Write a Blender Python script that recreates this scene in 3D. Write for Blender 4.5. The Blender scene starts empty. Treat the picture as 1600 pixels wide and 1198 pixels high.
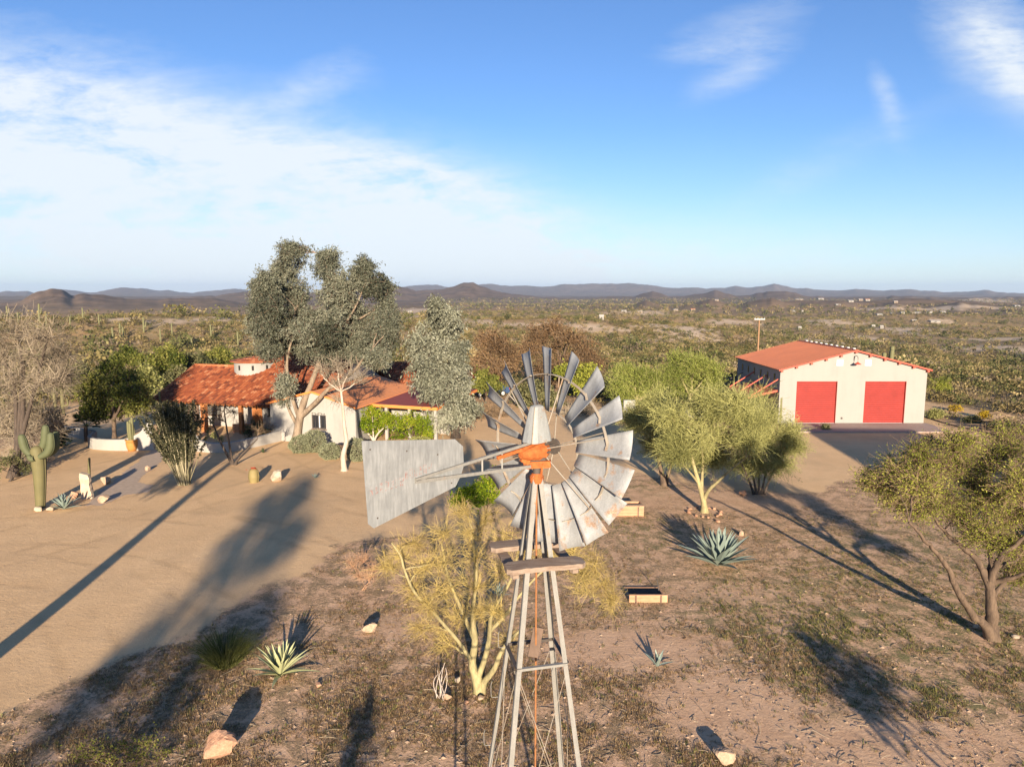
import bpy, math, random
import numpy as np
from mathutils import Vector, Matrix
SC = bpy.context.scene
COL = SC.collection
rad = math.radians
# ------------------------------------------------------------------ camera model (metres; camera above the origin, looking along +Y)
H = 11.7
F = 1080.0
PIT = rad(7.5)
CP, SP = math.cos(PIT), math.sin(PIT)
SUN_EL = rad(12.6)
SUN_AZ = rad(-5.9)                       # direction in which shadows run, from +Y towards -X
SHD = np.array([math.sin(SUN_AZ), math.cos(SUN_AZ)])


def ray(px, py):
    a = (px - 800.0) / F
    b = -(py - 599.0) / F
    return np.array([a, CP + b * SP, -SP + b * CP])


def gp(px, py):
    d = ray(px, py)
    t = H / -d[2]
    return np.array([d[0] * t, d[1] * t, 0.0])


def at(px, py, Y):
    d = ray(px, py)
    t = Y / d[1]
    return np.array([d[0] * t, Y, H + d[2] * t])


def mpp(p):                              # metres per photo pixel at a point
    return (p[1] * CP + (H - p[2]) * SP) / F


# ------------------------------------------------------------------ noise
def _hash(ix, iy, s):
    v = np.sin(ix * 127.1 + iy * 311.7 + s * 74.7) * 43758.5453
    return v - np.floor(v)


def vnoise(x, y, s=0):
    x = np.asarray(x, float); y = np.asarray(y, float)
    xi, yi = np.floor(x), np.floor(y)
    fx, fy = x - xi, y - yi
    fx = fx * fx * (3 - 2 * fx); fy = fy * fy * (3 - 2 * fy)
    a = _hash(xi, yi, s); b = _hash(xi + 1, yi, s); c = _hash(xi, yi + 1, s); d = _hash(xi + 1, yi + 1, s)
    return (a * (1 - fx) + b * fx) * (1 - fy) + (c * (1 - fx) + d * fx) * fy


def fbm(x, y, s=0, o=4):
    t = 0; w = .5; tot = 0
    for i in range(o):
        t = t + w * vnoise(x, y, s + i * 7.3); tot += w
        x = np.asarray(x) * 2.03 + 11.1; y = np.asarray(y) * 2.03 + 5.7; w *= .5
    return t / tot


def sstep(a, b, x):
    t = np.clip((np.asarray(x, float) - a) / (b - a), 0, 1)
    return t * t * (3 - 2 * t)


def unit(v):
    v = np.asarray(v, float)
    return v / np.maximum(np.linalg.norm(v, axis=-1, keepdims=True), 1e-9)


# ------------------------------------------------------------------ mesh builder
class Geo:
    def __init__(self):
        self.V = []; self.Q = []; self.T = []; self.rq = []; self.rt = []; self.n = 0

    def add(self, V, q=None, t=None, r=.5):
        V = np.asarray(V, float).reshape(-1, 3)
        self.V.append(V)
        if q is not None and len(q):
            q = np.asarray(q, int).reshape(-1, 4)
            self.Q.append(q + self.n); self.rq.append(np.broadcast_to(np.asarray(r, float), (len(q),)).copy())
        if t is not None and len(t):
            t = np.asarray(t, int).reshape(-1, 3)
            self.T.append(t + self.n); self.rt.append(np.broadcast_to(np.asarray(r, float), (len(t),)).copy())
        self.n += len(V)
        return self

    def hexa(self, p, r=.5):             # 8 points: bottom ring 0-3, top ring 4-7
        return self.add(p, [(0, 3, 2, 1), (4, 5, 6, 7), (0, 1, 5, 4), (1, 2, 6, 5), (2, 3, 7, 6), (3, 0, 4, 7)], r=r)

    def box(self, x0, x1, y0, y1, z0, z1, f=None, r=.5):
        p = [(x0, y0, z0), (x1, y0, z0), (x1, y1, z0), (x0, y1, z0), (x0, y0, z1), (x1, y0, z1), (x1, y1, z1), (x0, y1, z1)]
        if f is not None:
            p = [f(*q) for q in p]
        return self.hexa(p, r)

    def beam(self, a, b, w, h=None, up=(0, 0, 1), r=.5):
        a = np.asarray(a, float); b = np.asarray(b, float); h = w if h is None else h
        d = unit(b - a); u = np.asarray(up, float)
        s = np.cross(d, u)
        if np.linalg.norm(s) < 1e-4:
            s = np.cross(d, (1, 0, 0))
        s = unit(s); u = np.cross(s, d)
        o = [(-1, -1), (1, -1), (1, 1), (-1, 1)]
        P = [a + s * i * w / 2 + u * j * h / 2 for i, j in o] + [b + s * i * w / 2 + u * j * h / 2 for i, j in o]
        return self.hexa(P, r)

    def prism(self, pts, vec, r=.5):     # planar outline (convex or fan-able) extruded
        pts = np.asarray(pts, float); n = len(pts); vec = np.asarray(vec, float)
        V = np.vstack([pts, pts + vec])
        q = [(i, (i + 1) % n, n + (i + 1) % n, n + i) for i in range(n)]
        t = [(0, i + 1, i) for i in range(1, n - 1)] + [(n, n + i, n + i + 1) for i in range(1, n - 1)]
        return self.add(V, q, t, r)

    def tubes(self, P, R, s=4, r=.5, cap=False):
        P = np.asarray(P, float); R = np.asarray(R, float)
        if P.ndim == 2:
            P = P[None]
        n, k = P.shape[:2]
        if n == 0:
            return self
        R = np.broadcast_to(R, (n, k))
        T = unit(np.gradient(P, axis=1))
        m = unit(T.mean(1))
        ref = np.where((np.abs(m[:, 2]) < .8)[:, None], np.array([[0, 0, 1.]]), np.array([[1., .3, 0]]))
        A = unit(np.cross(T, np.broadcast_to(ref[:, None, :], T.shape))); B = np.cross(T, A)
        an = np.arange(s) * 2 * math.pi / s
        V = P[:, :, None, :] + R[:, :, None, None] * (np.cos(an)[None, None, :, None] * A[:, :, None, :] + np.sin(an)[None, None, :, None] * B[:, :, None, :])
        i = np.arange(n)[:, None, None] * k * s; j = np.arange(k - 1)[None, :, None] * s; a = np.arange(s)[None, None, :]; b = (a + 1) % s
        q = np.stack([i + j + a, i + j + b, i + j + s + b, i + j + s + a], -1).reshape(-1, 4)
        r = np.broadcast_to(np.asarray(r, float), (n,)) if np.ndim(r) else np.full(n, r)
        t = None; rr = np.repeat(r, (k - 1) * s)
        self.add(V, q, r=rr)
        if cap:
            base = self.n - n * k * s
            for ii in range(n):
                for e in (0, k - 1):
                    ids = base + ii * k * s + e * s + np.arange(s)
                    self.T.append(np.array([(ids[0], ids[x], ids[x + 1]) for x in range(1, s - 1)])); self.rt.append(np.full(s - 2, r[ii]))
        return self

    def leaves(self, C, D, N, L, W, r):
        C = np.asarray(C, float); n = len(C)
        if n == 0:
            return self
        D = unit(D); S = unit(np.cross(D, N))
        L = np.broadcast_to(np.asarray(L, float), (n,))[:, None]; W = np.broadcast_to(np.asarray(W, float), (n,))[:, None]
        V = np.stack([C, C + D * L * .5 + S * W * .5, C + D * L, C + D * L * .45 - S * W * .5], 1)
        return self.add(V, np.arange(n * 4).reshape(n, 4), r=r)

    def lathe(self, prof, c, s=16, r=.5, a0=0, a1=2 * math.pi):
        prof = np.asarray(prof, float); k = len(prof); full = abs(a1 - a0 - 2 * math.pi) < 1e-6
        m = s if full else s + 1
        an = a0 + (a1 - a0) * np.arange(m) / s
        V = np.stack([prof[:, None, 0] * np.cos(an) + c[0], prof[:, None, 0] * np.sin(an) + c[1], np.broadcast_to(prof[:, None, 1] + c[2], (k, m))], -1)
        q = []
        for j in range(k - 1):
            for i in range(s):
                i2 = (i + 1) % m
                q.append((j * m + i, j * m + i2, (j + 1) * m + i2, (j + 1) * m + i))
        return self.add(V, q, r=r)

    def grid(self, P, r=.5, keep=None):
        P = np.asarray(P, float); a, b = P.shape[:2]
        i = np.arange(a - 1)[:, None] * b; j = np.arange(b - 1)[None, :]
        q = np.stack([i + j, i + j + 1, i + b + j + 1, i + b + j], -1).reshape(-1, 4)
        return self.add(P, q, r=r)

    def build(self, name, mat, parent=None, smooth=False, attrs=None):
        V = np.vstack(self.V) if self.V else np.zeros((0, 3))
        w = WL.get(parent.name, np.zeros(3)) if parent is not None else np.zeros(3)
        V = V - w
        Q = np.vstack(self.Q) if self.Q else np.zeros((0, 4), int)
        T = np.vstack(self.T) if self.T else np.zeros((0, 3), int)
        me = bpy.data.meshes.new(name)
        nq, nt = len(Q), len(T)
        me.vertices.add(len(V)); me.vertices.foreach_set('co', V.ravel())
        me.loops.add(nq * 4 + nt * 3); me.polygons.add(nq + nt)
        me.loops.foreach_set('vertex_index', np.concatenate([Q.ravel(), T.ravel()]).astype(np.int32))
        me.polygons.foreach_set('loop_start', np.concatenate([np.arange(nq) * 4, nq * 4 + np.arange(nt) * 3]).astype(np.int32))
        me.polygons.foreach_set('use_smooth', np.full(nq + nt, bool(smooth)))
        me.update(calc_edges=True)
        at_ = me.attributes.new('rnd', 'FLOAT', 'FACE')
        at_.data.foreach_set('value', np.concatenate(self.rq + self.rt).astype(np.float32) if (self.rq or self.rt) else np.zeros(0, np.float32))
        if attrs:
            for k, v in attrs.items():
                a = me.attributes.new(k, 'FLOAT', 'POINT'); a.data.foreach_set('value', np.asarray(v, np.float32))
        if mat is not None:
            me.materials.append(mat)
        o = bpy.data.objects.new(name, me); COL.objects.link(o)
        if parent is not None:
            o.parent = parent
        WL[o.name] = w
        return o


WL = {}                                  # world location of every object used as a parent


def thing(name, label, cat, loc, group=None):
    o = bpy.data.objects.new(name, None); COL.objects.link(o)
    o.empty_display_size = .2
    o.location = tuple(loc); WL[o.name] = np.asarray(loc, float)
    return tag(o, label, cat, group)


def tag(o, label, cat, group=None, kind=None):
    o['label'] = label; o['category'] = cat
    if group: o['group'] = group
    if kind: o['kind'] = kind
    return o


def struct(o, kind='structure'):
    o['kind'] = kind
    return o


def single(geo, name, mat, label, cat, loc, group=None, smooth=False):   # a thing that is one mesh, origin at its base
    loc = np.asarray(loc, float)
    geo.V = [v - loc for v in geo.V]
    o = geo.build(name, mat, None, smooth)
    o.location = tuple(loc); WL[o.name] = loc
    return tag(o, label, cat, group)


def rock_geo(g, c, rx, ry, rz, seed, rough=.2, n=22, m=14, r=.5):
    rng = np.random.default_rng(seed)
    th = np.linspace(0, math.pi, m); ph = np.arange(n) * 2 * math.pi / n
    D = np.stack([np.sin(th)[:, None] * np.cos(ph), np.sin(th)[:, None] * np.sin(ph), np.repeat(np.cos(th)[:, None], n, 1)], -1)
    k = 1 + np.zeros(D.shape[:2])
    for i in range(15):                  # facets: cut by random planes
        nrm = unit(rng.normal(size=3)); d = rng.uniform(.40, .85)
        dot = D @ nrm
        k = np.where(dot > 0, np.minimum(k, d / np.maximum(dot, 1e-3)), k)
    k = k * (1 + rough * (rng.random(k.shape) - .5) * .35)
    k[0] = k[0].mean(); k[-1] = k[-1].mean()
    P = D * k[..., None] * np.array([rx, ry, rz]) + np.asarray(c)
    q = []
    for j in range(m - 1):
        for i in range(n):
            q.append((j * n + i, (j + 1) * n + i, (j + 1) * n + (i + 1) % n, j * n + (i + 1) % n))
    g.add(P, q, r=r)
    return g


# ------------------------------------------------------------------ materials
class NT:
    def __init__(self, name):
        self.m = bpy.data.materials.new(name); self.m.use_nodes = True
        self.t = self.m.node_tree; self.t.nodes.clear()
        self.out = self.t.nodes.new('ShaderNodeOutputMaterial')

    def n(self, typ, ins=None, **props):
        nd = self.t.nodes.new('ShaderNode' + typ)
        for k, v in props.items(): setattr(nd, k, v)
        for k, v in (ins or {}).items():
            s = nd.inputs[k]
            if isinstance(v, bpy.types.NodeSocket): self.t.links.new(v, s)
            else: s.default_value = v
        return nd

    def ramp(self, fac, stops, interp='LINEAR'):
        nd = self.n('ValToRGB'); cr = nd.color_ramp; cr.interpolation = interp
        while len(cr.elements) < len(stops): cr.elements.new(.5)
        for e, (p, c) in zip(cr.elements, stops):
            e.position = p; e.color = (*c, 1) if len(c) == 3 else c
        self.t.links.new(fac, nd.inputs[0])
        return nd.outputs[0]

    def math(self, op, a, b=0., c=0., clamp=False):
        nd = self.n('Math', {0: a, 1: b, 2: c}, operation=op); nd.use_clamp = clamp
        return nd.outputs[0]

    def mix(self, f, a, b):
        nd = self.n('Mix', data_type='RGBA')
        for i, v in ((0, f), (6, a), (7, b)):
            if isinstance(v, bpy.types.NodeSocket): self.t.links.new(v, nd.inputs[i])
            else: nd.inputs[i].default_value = (*v, 1) if (i and len(v) == 3) else v
        return nd.outputs[2]

    def noise(self, vec, scale, detail=3, rough=.55):
        return self.n('TexNoise', {'Vector': vec, 'Scale': scale, 'Detail': detail, 'Roughness': rough}).outputs[0]

    def attr(self, name):
        return self.n('Attribute', attribute_name=name).outputs['Fac']

    def pos(self):
        return self.n('NewGeometry').outputs['Position']

    def obj(self):
        return self.n('TexCoord').outputs['Object']

    def scale(self, v, s):
        return self.n('VectorMath', {0: v, 1: s}, operation='MULTIPLY').outputs[0]

    def surf(self, s):
        self.t.links.new(s, self.out.inputs[0]); return self.m

    def bsdf(self, col, rough=.8, metal=0., bump=None, spec=.3, bs=.5, bd=.02):
        p = self.n('BsdfPrincipled', {'Base Color': col if isinstance(col, bpy.types.NodeSocket) else (*col, 1), 'Roughness': rough, 'Metallic': metal})
        p.inputs['Specular IOR Level'].default_value = spec
        if bump is not None:
            b = self.n('Bump', {'Strength': bs, 'Distance': bd, 'Height': bump}); self.t.links.new(b.outputs[0], p.inputs['Normal'])
        return self.surf(p.outputs[0])


def lerp3(a, b, t): return tuple(a[i] * (1 - t) + b[i] * t for i in range(3))


def leaf_mat(name, dark, light, accent=None, trans=.3):
    m = NT(name)
    st = [(0, dark), (.75, light)]
    st.append((1, accent if accent else light))
    c = m.ramp(m.attr('rnd'), st)
    d = m.n('BsdfDiffuse', {'Color': c}); t = m.n('BsdfTranslucent', {'Color': c})
    x = m.n('MixShader', {0: trans, 1: d.outputs[0], 2: t.outputs[0]})
    return m.surf(x.outputs[0])


def twig_mat(name, a, b):
    m = NT(name)
    d = m.n('BsdfDiffuse', {'Color': m.ramp(m.attr('rnd'), [(0, a), (1, b)])})
    return m.surf(d.outputs[0])


def bark_mat(name, a, b, scale=6., stretch=.25):
    m = NT(name)
    v = m.scale(m.pos(), (1, 1, stretch))
    n1 = m.noise(v, scale, 5, .65); n2 = m.noise(v, scale * 5, 3)
    f = m.math('ADD', m.math('MULTIPLY', n1, .7), m.math('MULTIPLY', n2, .3))
    return m.bsdf(m.ramp(f, [(.32, a), (.66, b)]), .9, bump=f, bs=.6, bd=.04)


def plain(name, c, rough=.7, metal=0., var=.15, scale=3., spec=.3, bump=.15):
    m = NT(name)
    n1 = m.noise(m.pos(), scale, 5, .6); n2 = m.noise(m.pos(), scale * 9, 3)
    f = m.math('ADD', m.math('MULTIPLY', n1, .65), m.math('MULTIPLY', n2, .35))
    col = m.ramp(f, [(.3, tuple(x * (1 - var) for x in c)), (.7, tuple(min(1, x * (1 + var)) for x in c))])
    return m.bsdf(col, rough, metal, bump=f if bump else None, bs=bump, bd=.01, spec=spec)


def stucco_mat(name, c, dirt=.12):
    m = NT(name)
    p = m.pos()
    n1 = m.noise(p, .8, 5, .6); n2 = m.noise(m.scale(p, (1, 1, .12)), 2.5, 4); n3 = m.noise(p, 30, 2)
    f = m.math('ADD', m.math('MULTIPLY', n1, .5), m.math('MULTIPLY', n2, .5))
    col = m.ramp(f, [(.3, tuple(x * (1 - dirt * 1.6) for x in c)), (.5, c), (.75, tuple(min(1, x * 1.05) for x in c))])
    return m.bsdf(col, .9, bump=n3, bs=.25, bd=.01, spec=.15)


def galv_mat(name, base, rust=.62, seed=0.):
    m = NT(name)
    p = m.n('VectorMath', {0: m.pos(), 1: (seed, seed * .7, 0)}, operation='ADD').outputs[0]
    n1 = m.noise(m.scale(p, (1, 1, .25)), 14, 5, .65)
    n2 = m.noise(p, 3.2, 5, .65)
    n3 = m.noise(p, 60, 2)
    c = m.ramp(m.math('ADD', m.math('MULTIPLY', n1, .6), m.math('MULTIPLY', n3, .4)), [(.3, tuple(x * .72 for x in base)), (.55, base), (.75, tuple(x * 1.22 for x in base))])
    rm = m.ramp(m.math('ADD', n2, m.math('MULTIPLY', m.math('SUBTRACT', n1, .5), .35)), [(rust, (0, 0, 0)), (rust + .1, (1, 1, 1))])
    rc = m.ramp(n3, [(.3, (.16, .08, .04)), (.7, (.36, .22, .12))])
    col = m.mix(m.math('MULTIPLY', rm, .8), c, rc)
    return m.bsdf(col, .6, .08, bump=n1, bs=.15, bd=.004, spec=.3)


def wood_mat(name, a, b, axis=0):
    m = NT(name)
    s = [12, 12, 12]; s[axis] = .9
    v = m.scale(m.pos(), tuple(s))
    n1 = m.noise(v, 1.6, 5, .7); n2 = m.noise(m.pos(), 5, 3)
    f = m.math('ADD', m.math('MULTIPLY', n1, .75), m.math('MULTIPLY', n2, .25))
    return m.bsdf(m.ramp(f, [(.3, a), (.7, b)]), .85, bump=n1, bs=.5, bd=.01, spec=.15)
# ================================================================== TERRAIN
def pxlayer(pts):
    az = []; el = []
    for px, py in pts:
        d = ray(px, py); az.append(math.atan2(d[0], d[1])); el.append(d[2] / math.hypot(d[0], d[1]))
    return np.array(az), np.array(el)


RANGES = [
    (1250., 400., pxlayer([(-400, 484), (560, 490), (640, 484), (700, 487), (790, 480), (850, 484), (930, 475), (975, 480), (1010, 470), (1050, 480), (1110, 468), (1150, 476), (1205, 466), (1250, 475), (1300, 470), (1345, 478), (1400, 472), (1440, 479), (1500, 471), (1560, 478), (1640, 472), (2000, 480)]), 23),
     # distance, half width, skyline as seen from the drone
    (1750., 620., pxlayer([(-400, 480), (-150, 474), (0, 484), (25, 473), (58, 456), (80, 450), (96, 452), (114, 463), (130, 458.5), (160, 460), (200, 466), (260, 468), (300, 466), (330, 466), (400, 478), (500, 482), (700, 484), (1100, 482), (1200, 479), (2000, 480)]), 31),
    (3100., 1100., pxlayer([(-400, 466), (200, 472), (290, 466), (340, 461), (375, 457), (400, 455), (430, 459), (520, 457), (600, 449), (625, 447), (650, 455), (690, 452), (712, 447), (728, 442), (740, 441), (750, 447), (790, 457), (830, 463), (900, 467), (990, 462), (1020, 454.5), (1045, 463), (1090, 460), (1118, 454), (1150, 463), (1200, 456.5), (1228, 455), (1265, 463), (1340, 465), (1400, 463), (1500, 466), (1700, 463), (2000, 464)]), 47),
    (8500., 2200., pxlayer([(-600, 452), (-200, 456), (0, 457.5), (42, 453), (62, 458), (100, 452), (150, 457.5), (188, 449), (215, 451), (245, 453.5), (300, 456), (368, 451), (420, 458), (600, 450), (650, 446), (682, 446), (702, 450), (760, 444), (800, 447), (860, 447), (882, 444.5), (930, 443), (990, 443), (1040, 449), (1090, 450), (1135, 449), (1150, 447), (1165, 449), (1190, 448), (1210, 443.5), (1240, 449), (1272, 452.5), (1300, 454), (1340, 452.5), (1385, 455), (1422, 452.5), (1436, 455), (1485, 456), (1540, 454), (1562, 457), (1700, 456), (2200, 455)]), 63),
]


def terrain_z(x, y):
    x = np.asarray(x, float); y = np.asarray(y, float)
    r = np.hypot(x, y); az = np.arctan2(x, y)
    back = sstep(1.2, 2.2, np.abs(az))
    z = -12.5 * sstep(78, 330, r) * (1 - .8 * back) - 4 * sstep(300, 900, r) * (1 - back)
    far1 = sstep(85, 170, r)

    def ridge(cx, cy, ang, sl, sw, amp):
        c, s = math.cos(ang), math.sin(ang)
        a = (x - cx) * c + (y - cy) * s; b = -(x - cx) * s + (y - cy) * c
        return amp * np.exp(-(np.abs(a) / sl) ** 2.5 - (b / sw) ** 2)
    hill = ridge(-150, 205, .25, 125, 52, 13.4) + ridge(10, 285, .05, 110, 55, 11.5) + ridge(130, 520, -.1, 90, 60, 7.0) + ridge(-60, 620, .1, 300, 90, 9.0) + ridge(330, 330, .3, 90, 30, 5.5)
    hill = hill + ridge(400, 640, .1, 110, 50, 10) + ridge(640, 1250, .1, 260, 120, 17) + ridge(60, 700, 0, 200, 70, 6)
    z = z + hill * far1
    z = z + (fbm(x / 45., y / 45., 3, 4) - .5) * 4.2 * far1
    z = z + (fbm(x / 210., y / 210., 9, 5) - .5) * 19 * sstep(330, 900, r)
    z = z + (fbm(x / 900., y / 900., 13, 4) - .5) * 22 * sstep(1200, 3000, r)
    for R, w, (pa, pe), sd in RANGES:
        zt = H + R * (np.interp(az, pa, pe) + (fbm(az * 70 + 300, az * 0 + sd, sd, 5) - .5) * .0042)
        base = -17.
        t = np.clip(1 - np.abs(r - R) / w, 0, 1)
        g = t * t * (3 - 2 * t)
        rg = 1 - np.abs(2 * fbm(x / (w * .25), y / (w * .25), sd, 6) - 1); rg = rg ** 2
        g = g * (1 - .75 * (1 - rg) * (1 - g ** 3))
        zz = base + (zt - base) * g
        z = np.where(g > 0, np.maximum(z, zz), z)
    return z


def gt(px, py):                          # photo pixel -> point on the terrain
    d = ray(px, py); t = np.geomspace(20, 15000, 6000)
    zz = H + d[2] * t - terrain_z(d[0] * t, d[1] * t)
    i = int(np.argmax(zz < 0)) if (zz < 0).any() else len(t) - 1
    i = max(i, 1)
    k = zz[i - 1] / max(zz[i - 1] - zz[i], 1e-6)
    tt = t[i - 1] + (t[i] - t[i - 1]) * k
    return np.array([d[0] * tt, d[1] * tt, float(terrain_z(d[0] * tt, d[1] * tt))])


def poly_sd(x, y, poly):                 # signed distance, + inside
    poly = np.asarray(poly, float)
    d2 = np.full(x.shape, 1e18); ins = np.zeros(x.shape, bool)
    for i in range(len(poly)):
        a = poly[i]; b = poly[(i + 1) % len(poly)]
        e = b - a; t = np.clip(((x - a[0]) * e[0] + (y - a[1]) * e[1]) / (e @ e), 0, 1)
        d2 = np.minimum(d2, (x - a[0] - t * e[0]) ** 2 + (y - a[1] - t * e[1]) ** 2)
        c = ((a[1] > y) != (b[1] > y)) & (x < (b[0] - a[0]) * (y - a[1]) / (b[1] - a[1] + 1e-12) + a[0])
        ins ^= c
    return np.where(ins, 1, -1) * np.sqrt(d2)


SANDPX = [(-700, 1240), (-300, 1150), (0, 1112), (100, 1078), (190, 1040), (330, 962), (400, 925), (470, 898), (520, 862), (570, 842), (640, 832), (720, 842), (800, 830), (900, 790), (940, 768), (1000, 738), (1040, 748), (1110, 765), (1200, 772), (1290, 764), (1345, 748), (1440, 752), (1540, 712), (1560, 690), (1500, 672), (1449, 655), (1455, 640), (1520, 655), (1600, 668), (1700, 690), (1700, 678), (1600, 652), (1500, 636), (1440, 626), (1215, 640), (1100, 645), (1000, 640), (860, 632), (760, 632), (640, 636), (420, 640), (250, 655), (130, 628), (80, 632), (60, 690), (-100, 720), (-700, 760)]
SAND = [gp(*p)[:2] for p in SANDPX]
PATHPX = [(238, 702), (268, 704), (246, 724), (214, 752), (238, 758), (232, 768), (192, 774), (160, 790), (132, 790), (158, 766), (196, 738)]
PATH = [gp(*p)[:2] for p in PATHPX]


def ellipse_mask(x, y, px, py, rx, ry, soft=.5):
    c = gp(px, py); m = mpp(c); rxm = rx * m
    rym = abs(gp(px, py - ry)[1] - gp(px, py + ry)[1]) / 2
    d = np.sqrt(((x - c[0]) / rxm) ** 2 + ((y - c[1]) / rym) ** 2)
    return 1 - sstep(1 - soft, 1 + soft, d)


def zones(x, y):
    r = np.hypot(x, y)
    near = r < 120
    sand = np.zeros(x.shape); green = np.zeros(x.shape); bare = np.zeros(x.shape)
    sd = poly_sd(x[near], y[near], SAND)
    sd = sd + (fbm(x[near] / 1.3, y[near] / 1.3, 21, 4) - .5) * 2.2
    sand[near] = np.clip(.5 + sd / 1.6, 0, 1)
    xn, yn = x[near], y[near]
    g = ellipse_mask(xn, yn, 1420, 980, 330, 120, .5)
    g = np.maximum(g, .8 * ellipse_mask(xn, yn, 1010, 765, 80, 14, .6))
    g = np.maximum(g, .7 * ellipse_mask(xn, yn, 1000, 830, 90, 30, .6))
    g = np.maximum(g, .8 * ellipse_mask(xn, yn, 1480, 860, 200, 50, .6))
    green[near] = g * (1 - sand[near])
    b = ellipse_mask(xn, yn, 980, 1015, 150, 36, .4)
    b = np.maximum(b, ellipse_mask(xn, yn, 1150, 1110, 130, 75, .35))
    b = np.maximum(b, ellipse_mask(xn, yn, 1420, 1170, 260, 55, .4))
    b = np.maximum(b, .9 * ellipse_mask(xn, yn, 630, 980, 50, 22, .6))
    b = np.maximum(b, .7 * ellipse_mask(xn, yn, 1150, 925, 110, 14, .6))
    b = np.maximum(b, .8 * ellipse_mask(xn, yn, 1130, 780, 170, 18, .6))
    bare[near] = b * (1 - sand[near])
    return sand, green, bare


PALES = [(190, 499, 26, 4), (260, 503, 60, 4), (340, 500, 60, 4), (600, 512, 30, 5), (650, 486, 26, 5), (740, 502, 70, 4), (860, 506, 110, 4), (940, 515, 60, 6), (1000, 490, 60, 4), (1060, 512, 70, 10), (1140, 503, 50, 5),
         (1295, 505, 60, 7), (1370, 482, 40, 3), (1420, 516, 50, 6), (1500, 478, 70, 5), (1540, 545, 70, 5), (1560, 530, 60, 3), (1290, 535, 60, 3), (1350, 533, 40, 4), (1470, 503, 25, 3), (1540, 471, 40, 3), (120, 640, 50, 12), (640, 500, 40, 4)]


def build_terrain():
    azs = np.concatenate([np.arange(-180, -47, 3.), np.arange(-47, 47, .13), np.arange(47, 180, 3.)]) * math.pi / 180
    rs = np.concatenate([np.arange(.5, 14, 1.), np.arange(14, 80, .25), np.geomspace(80, 15800, 300)])
    A, R = np.meshgrid(azs, rs)
    x = R * np.sin(A); y = R * np.cos(A)
    z = terrain_z(x, y)
    n, m = x.shape
    P = np.stack([x, y, z], -1)
    P = np.concatenate([P, P[:, :1]], 1)      # close the ring (duplicate column)
    g = Geo()
    i = np.arange(n - 1)[:, None] * (m + 1); j = np.arange(m)[None, :]
    q = np.stack([i + j, i + j + m + 1, i + j + m + 2, i + j + 1], -1).reshape(-1, 4)[:, ::-1]
    g.add(P, q)
    xs, ys = P[..., 0].ravel(), P[..., 1].ravel()
    sand, green, bare = zones(xs, ys)
    pale = np.zeros(xs.shape)
    for px, py, rx, ry in PALES:
        c = gt(px, py); m_ = mpp(c); dist = math.hypot(c[0], c[1])
        if dist > 6000: continue
        e = unit(c[:2]); a = xs * e[0] + ys * e[1] - dist; b = -xs * e[1] + ys * e[0]
        ra = abs(math.hypot(*gt(px, py - ry)[:2]) - math.hypot(*gt(px, py + ry)[:2])) / 2 + 1
        ra = min(ra, dist * .3)
        d = np.sqrt((a / ra) ** 2 + (b / (rx * m_)) ** 2) + (fbm(xs / (rx * m_ * .3), ys / (rx * m_ * .3), 5, 4) - .5) * 1.4
        pale = np.maximum(pale, 1 - sstep(.55, 1.05, d))
    rr = np.hypot(xs, ys)
    mount = sstep(900, 1150, rr) * sstep(-12, 4, P[..., 2].ravel())
    far = sstep(62, 95, rr) * (1 - sand)
    return g.build('ground', ground_mat(), None, True, {'sand': sand, 'green': green, 'bare': bare, 'pale': pale, 'far': far, 'mount': mount, 'dist': np.clip(rr / 16000., 0, 1)})


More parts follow.
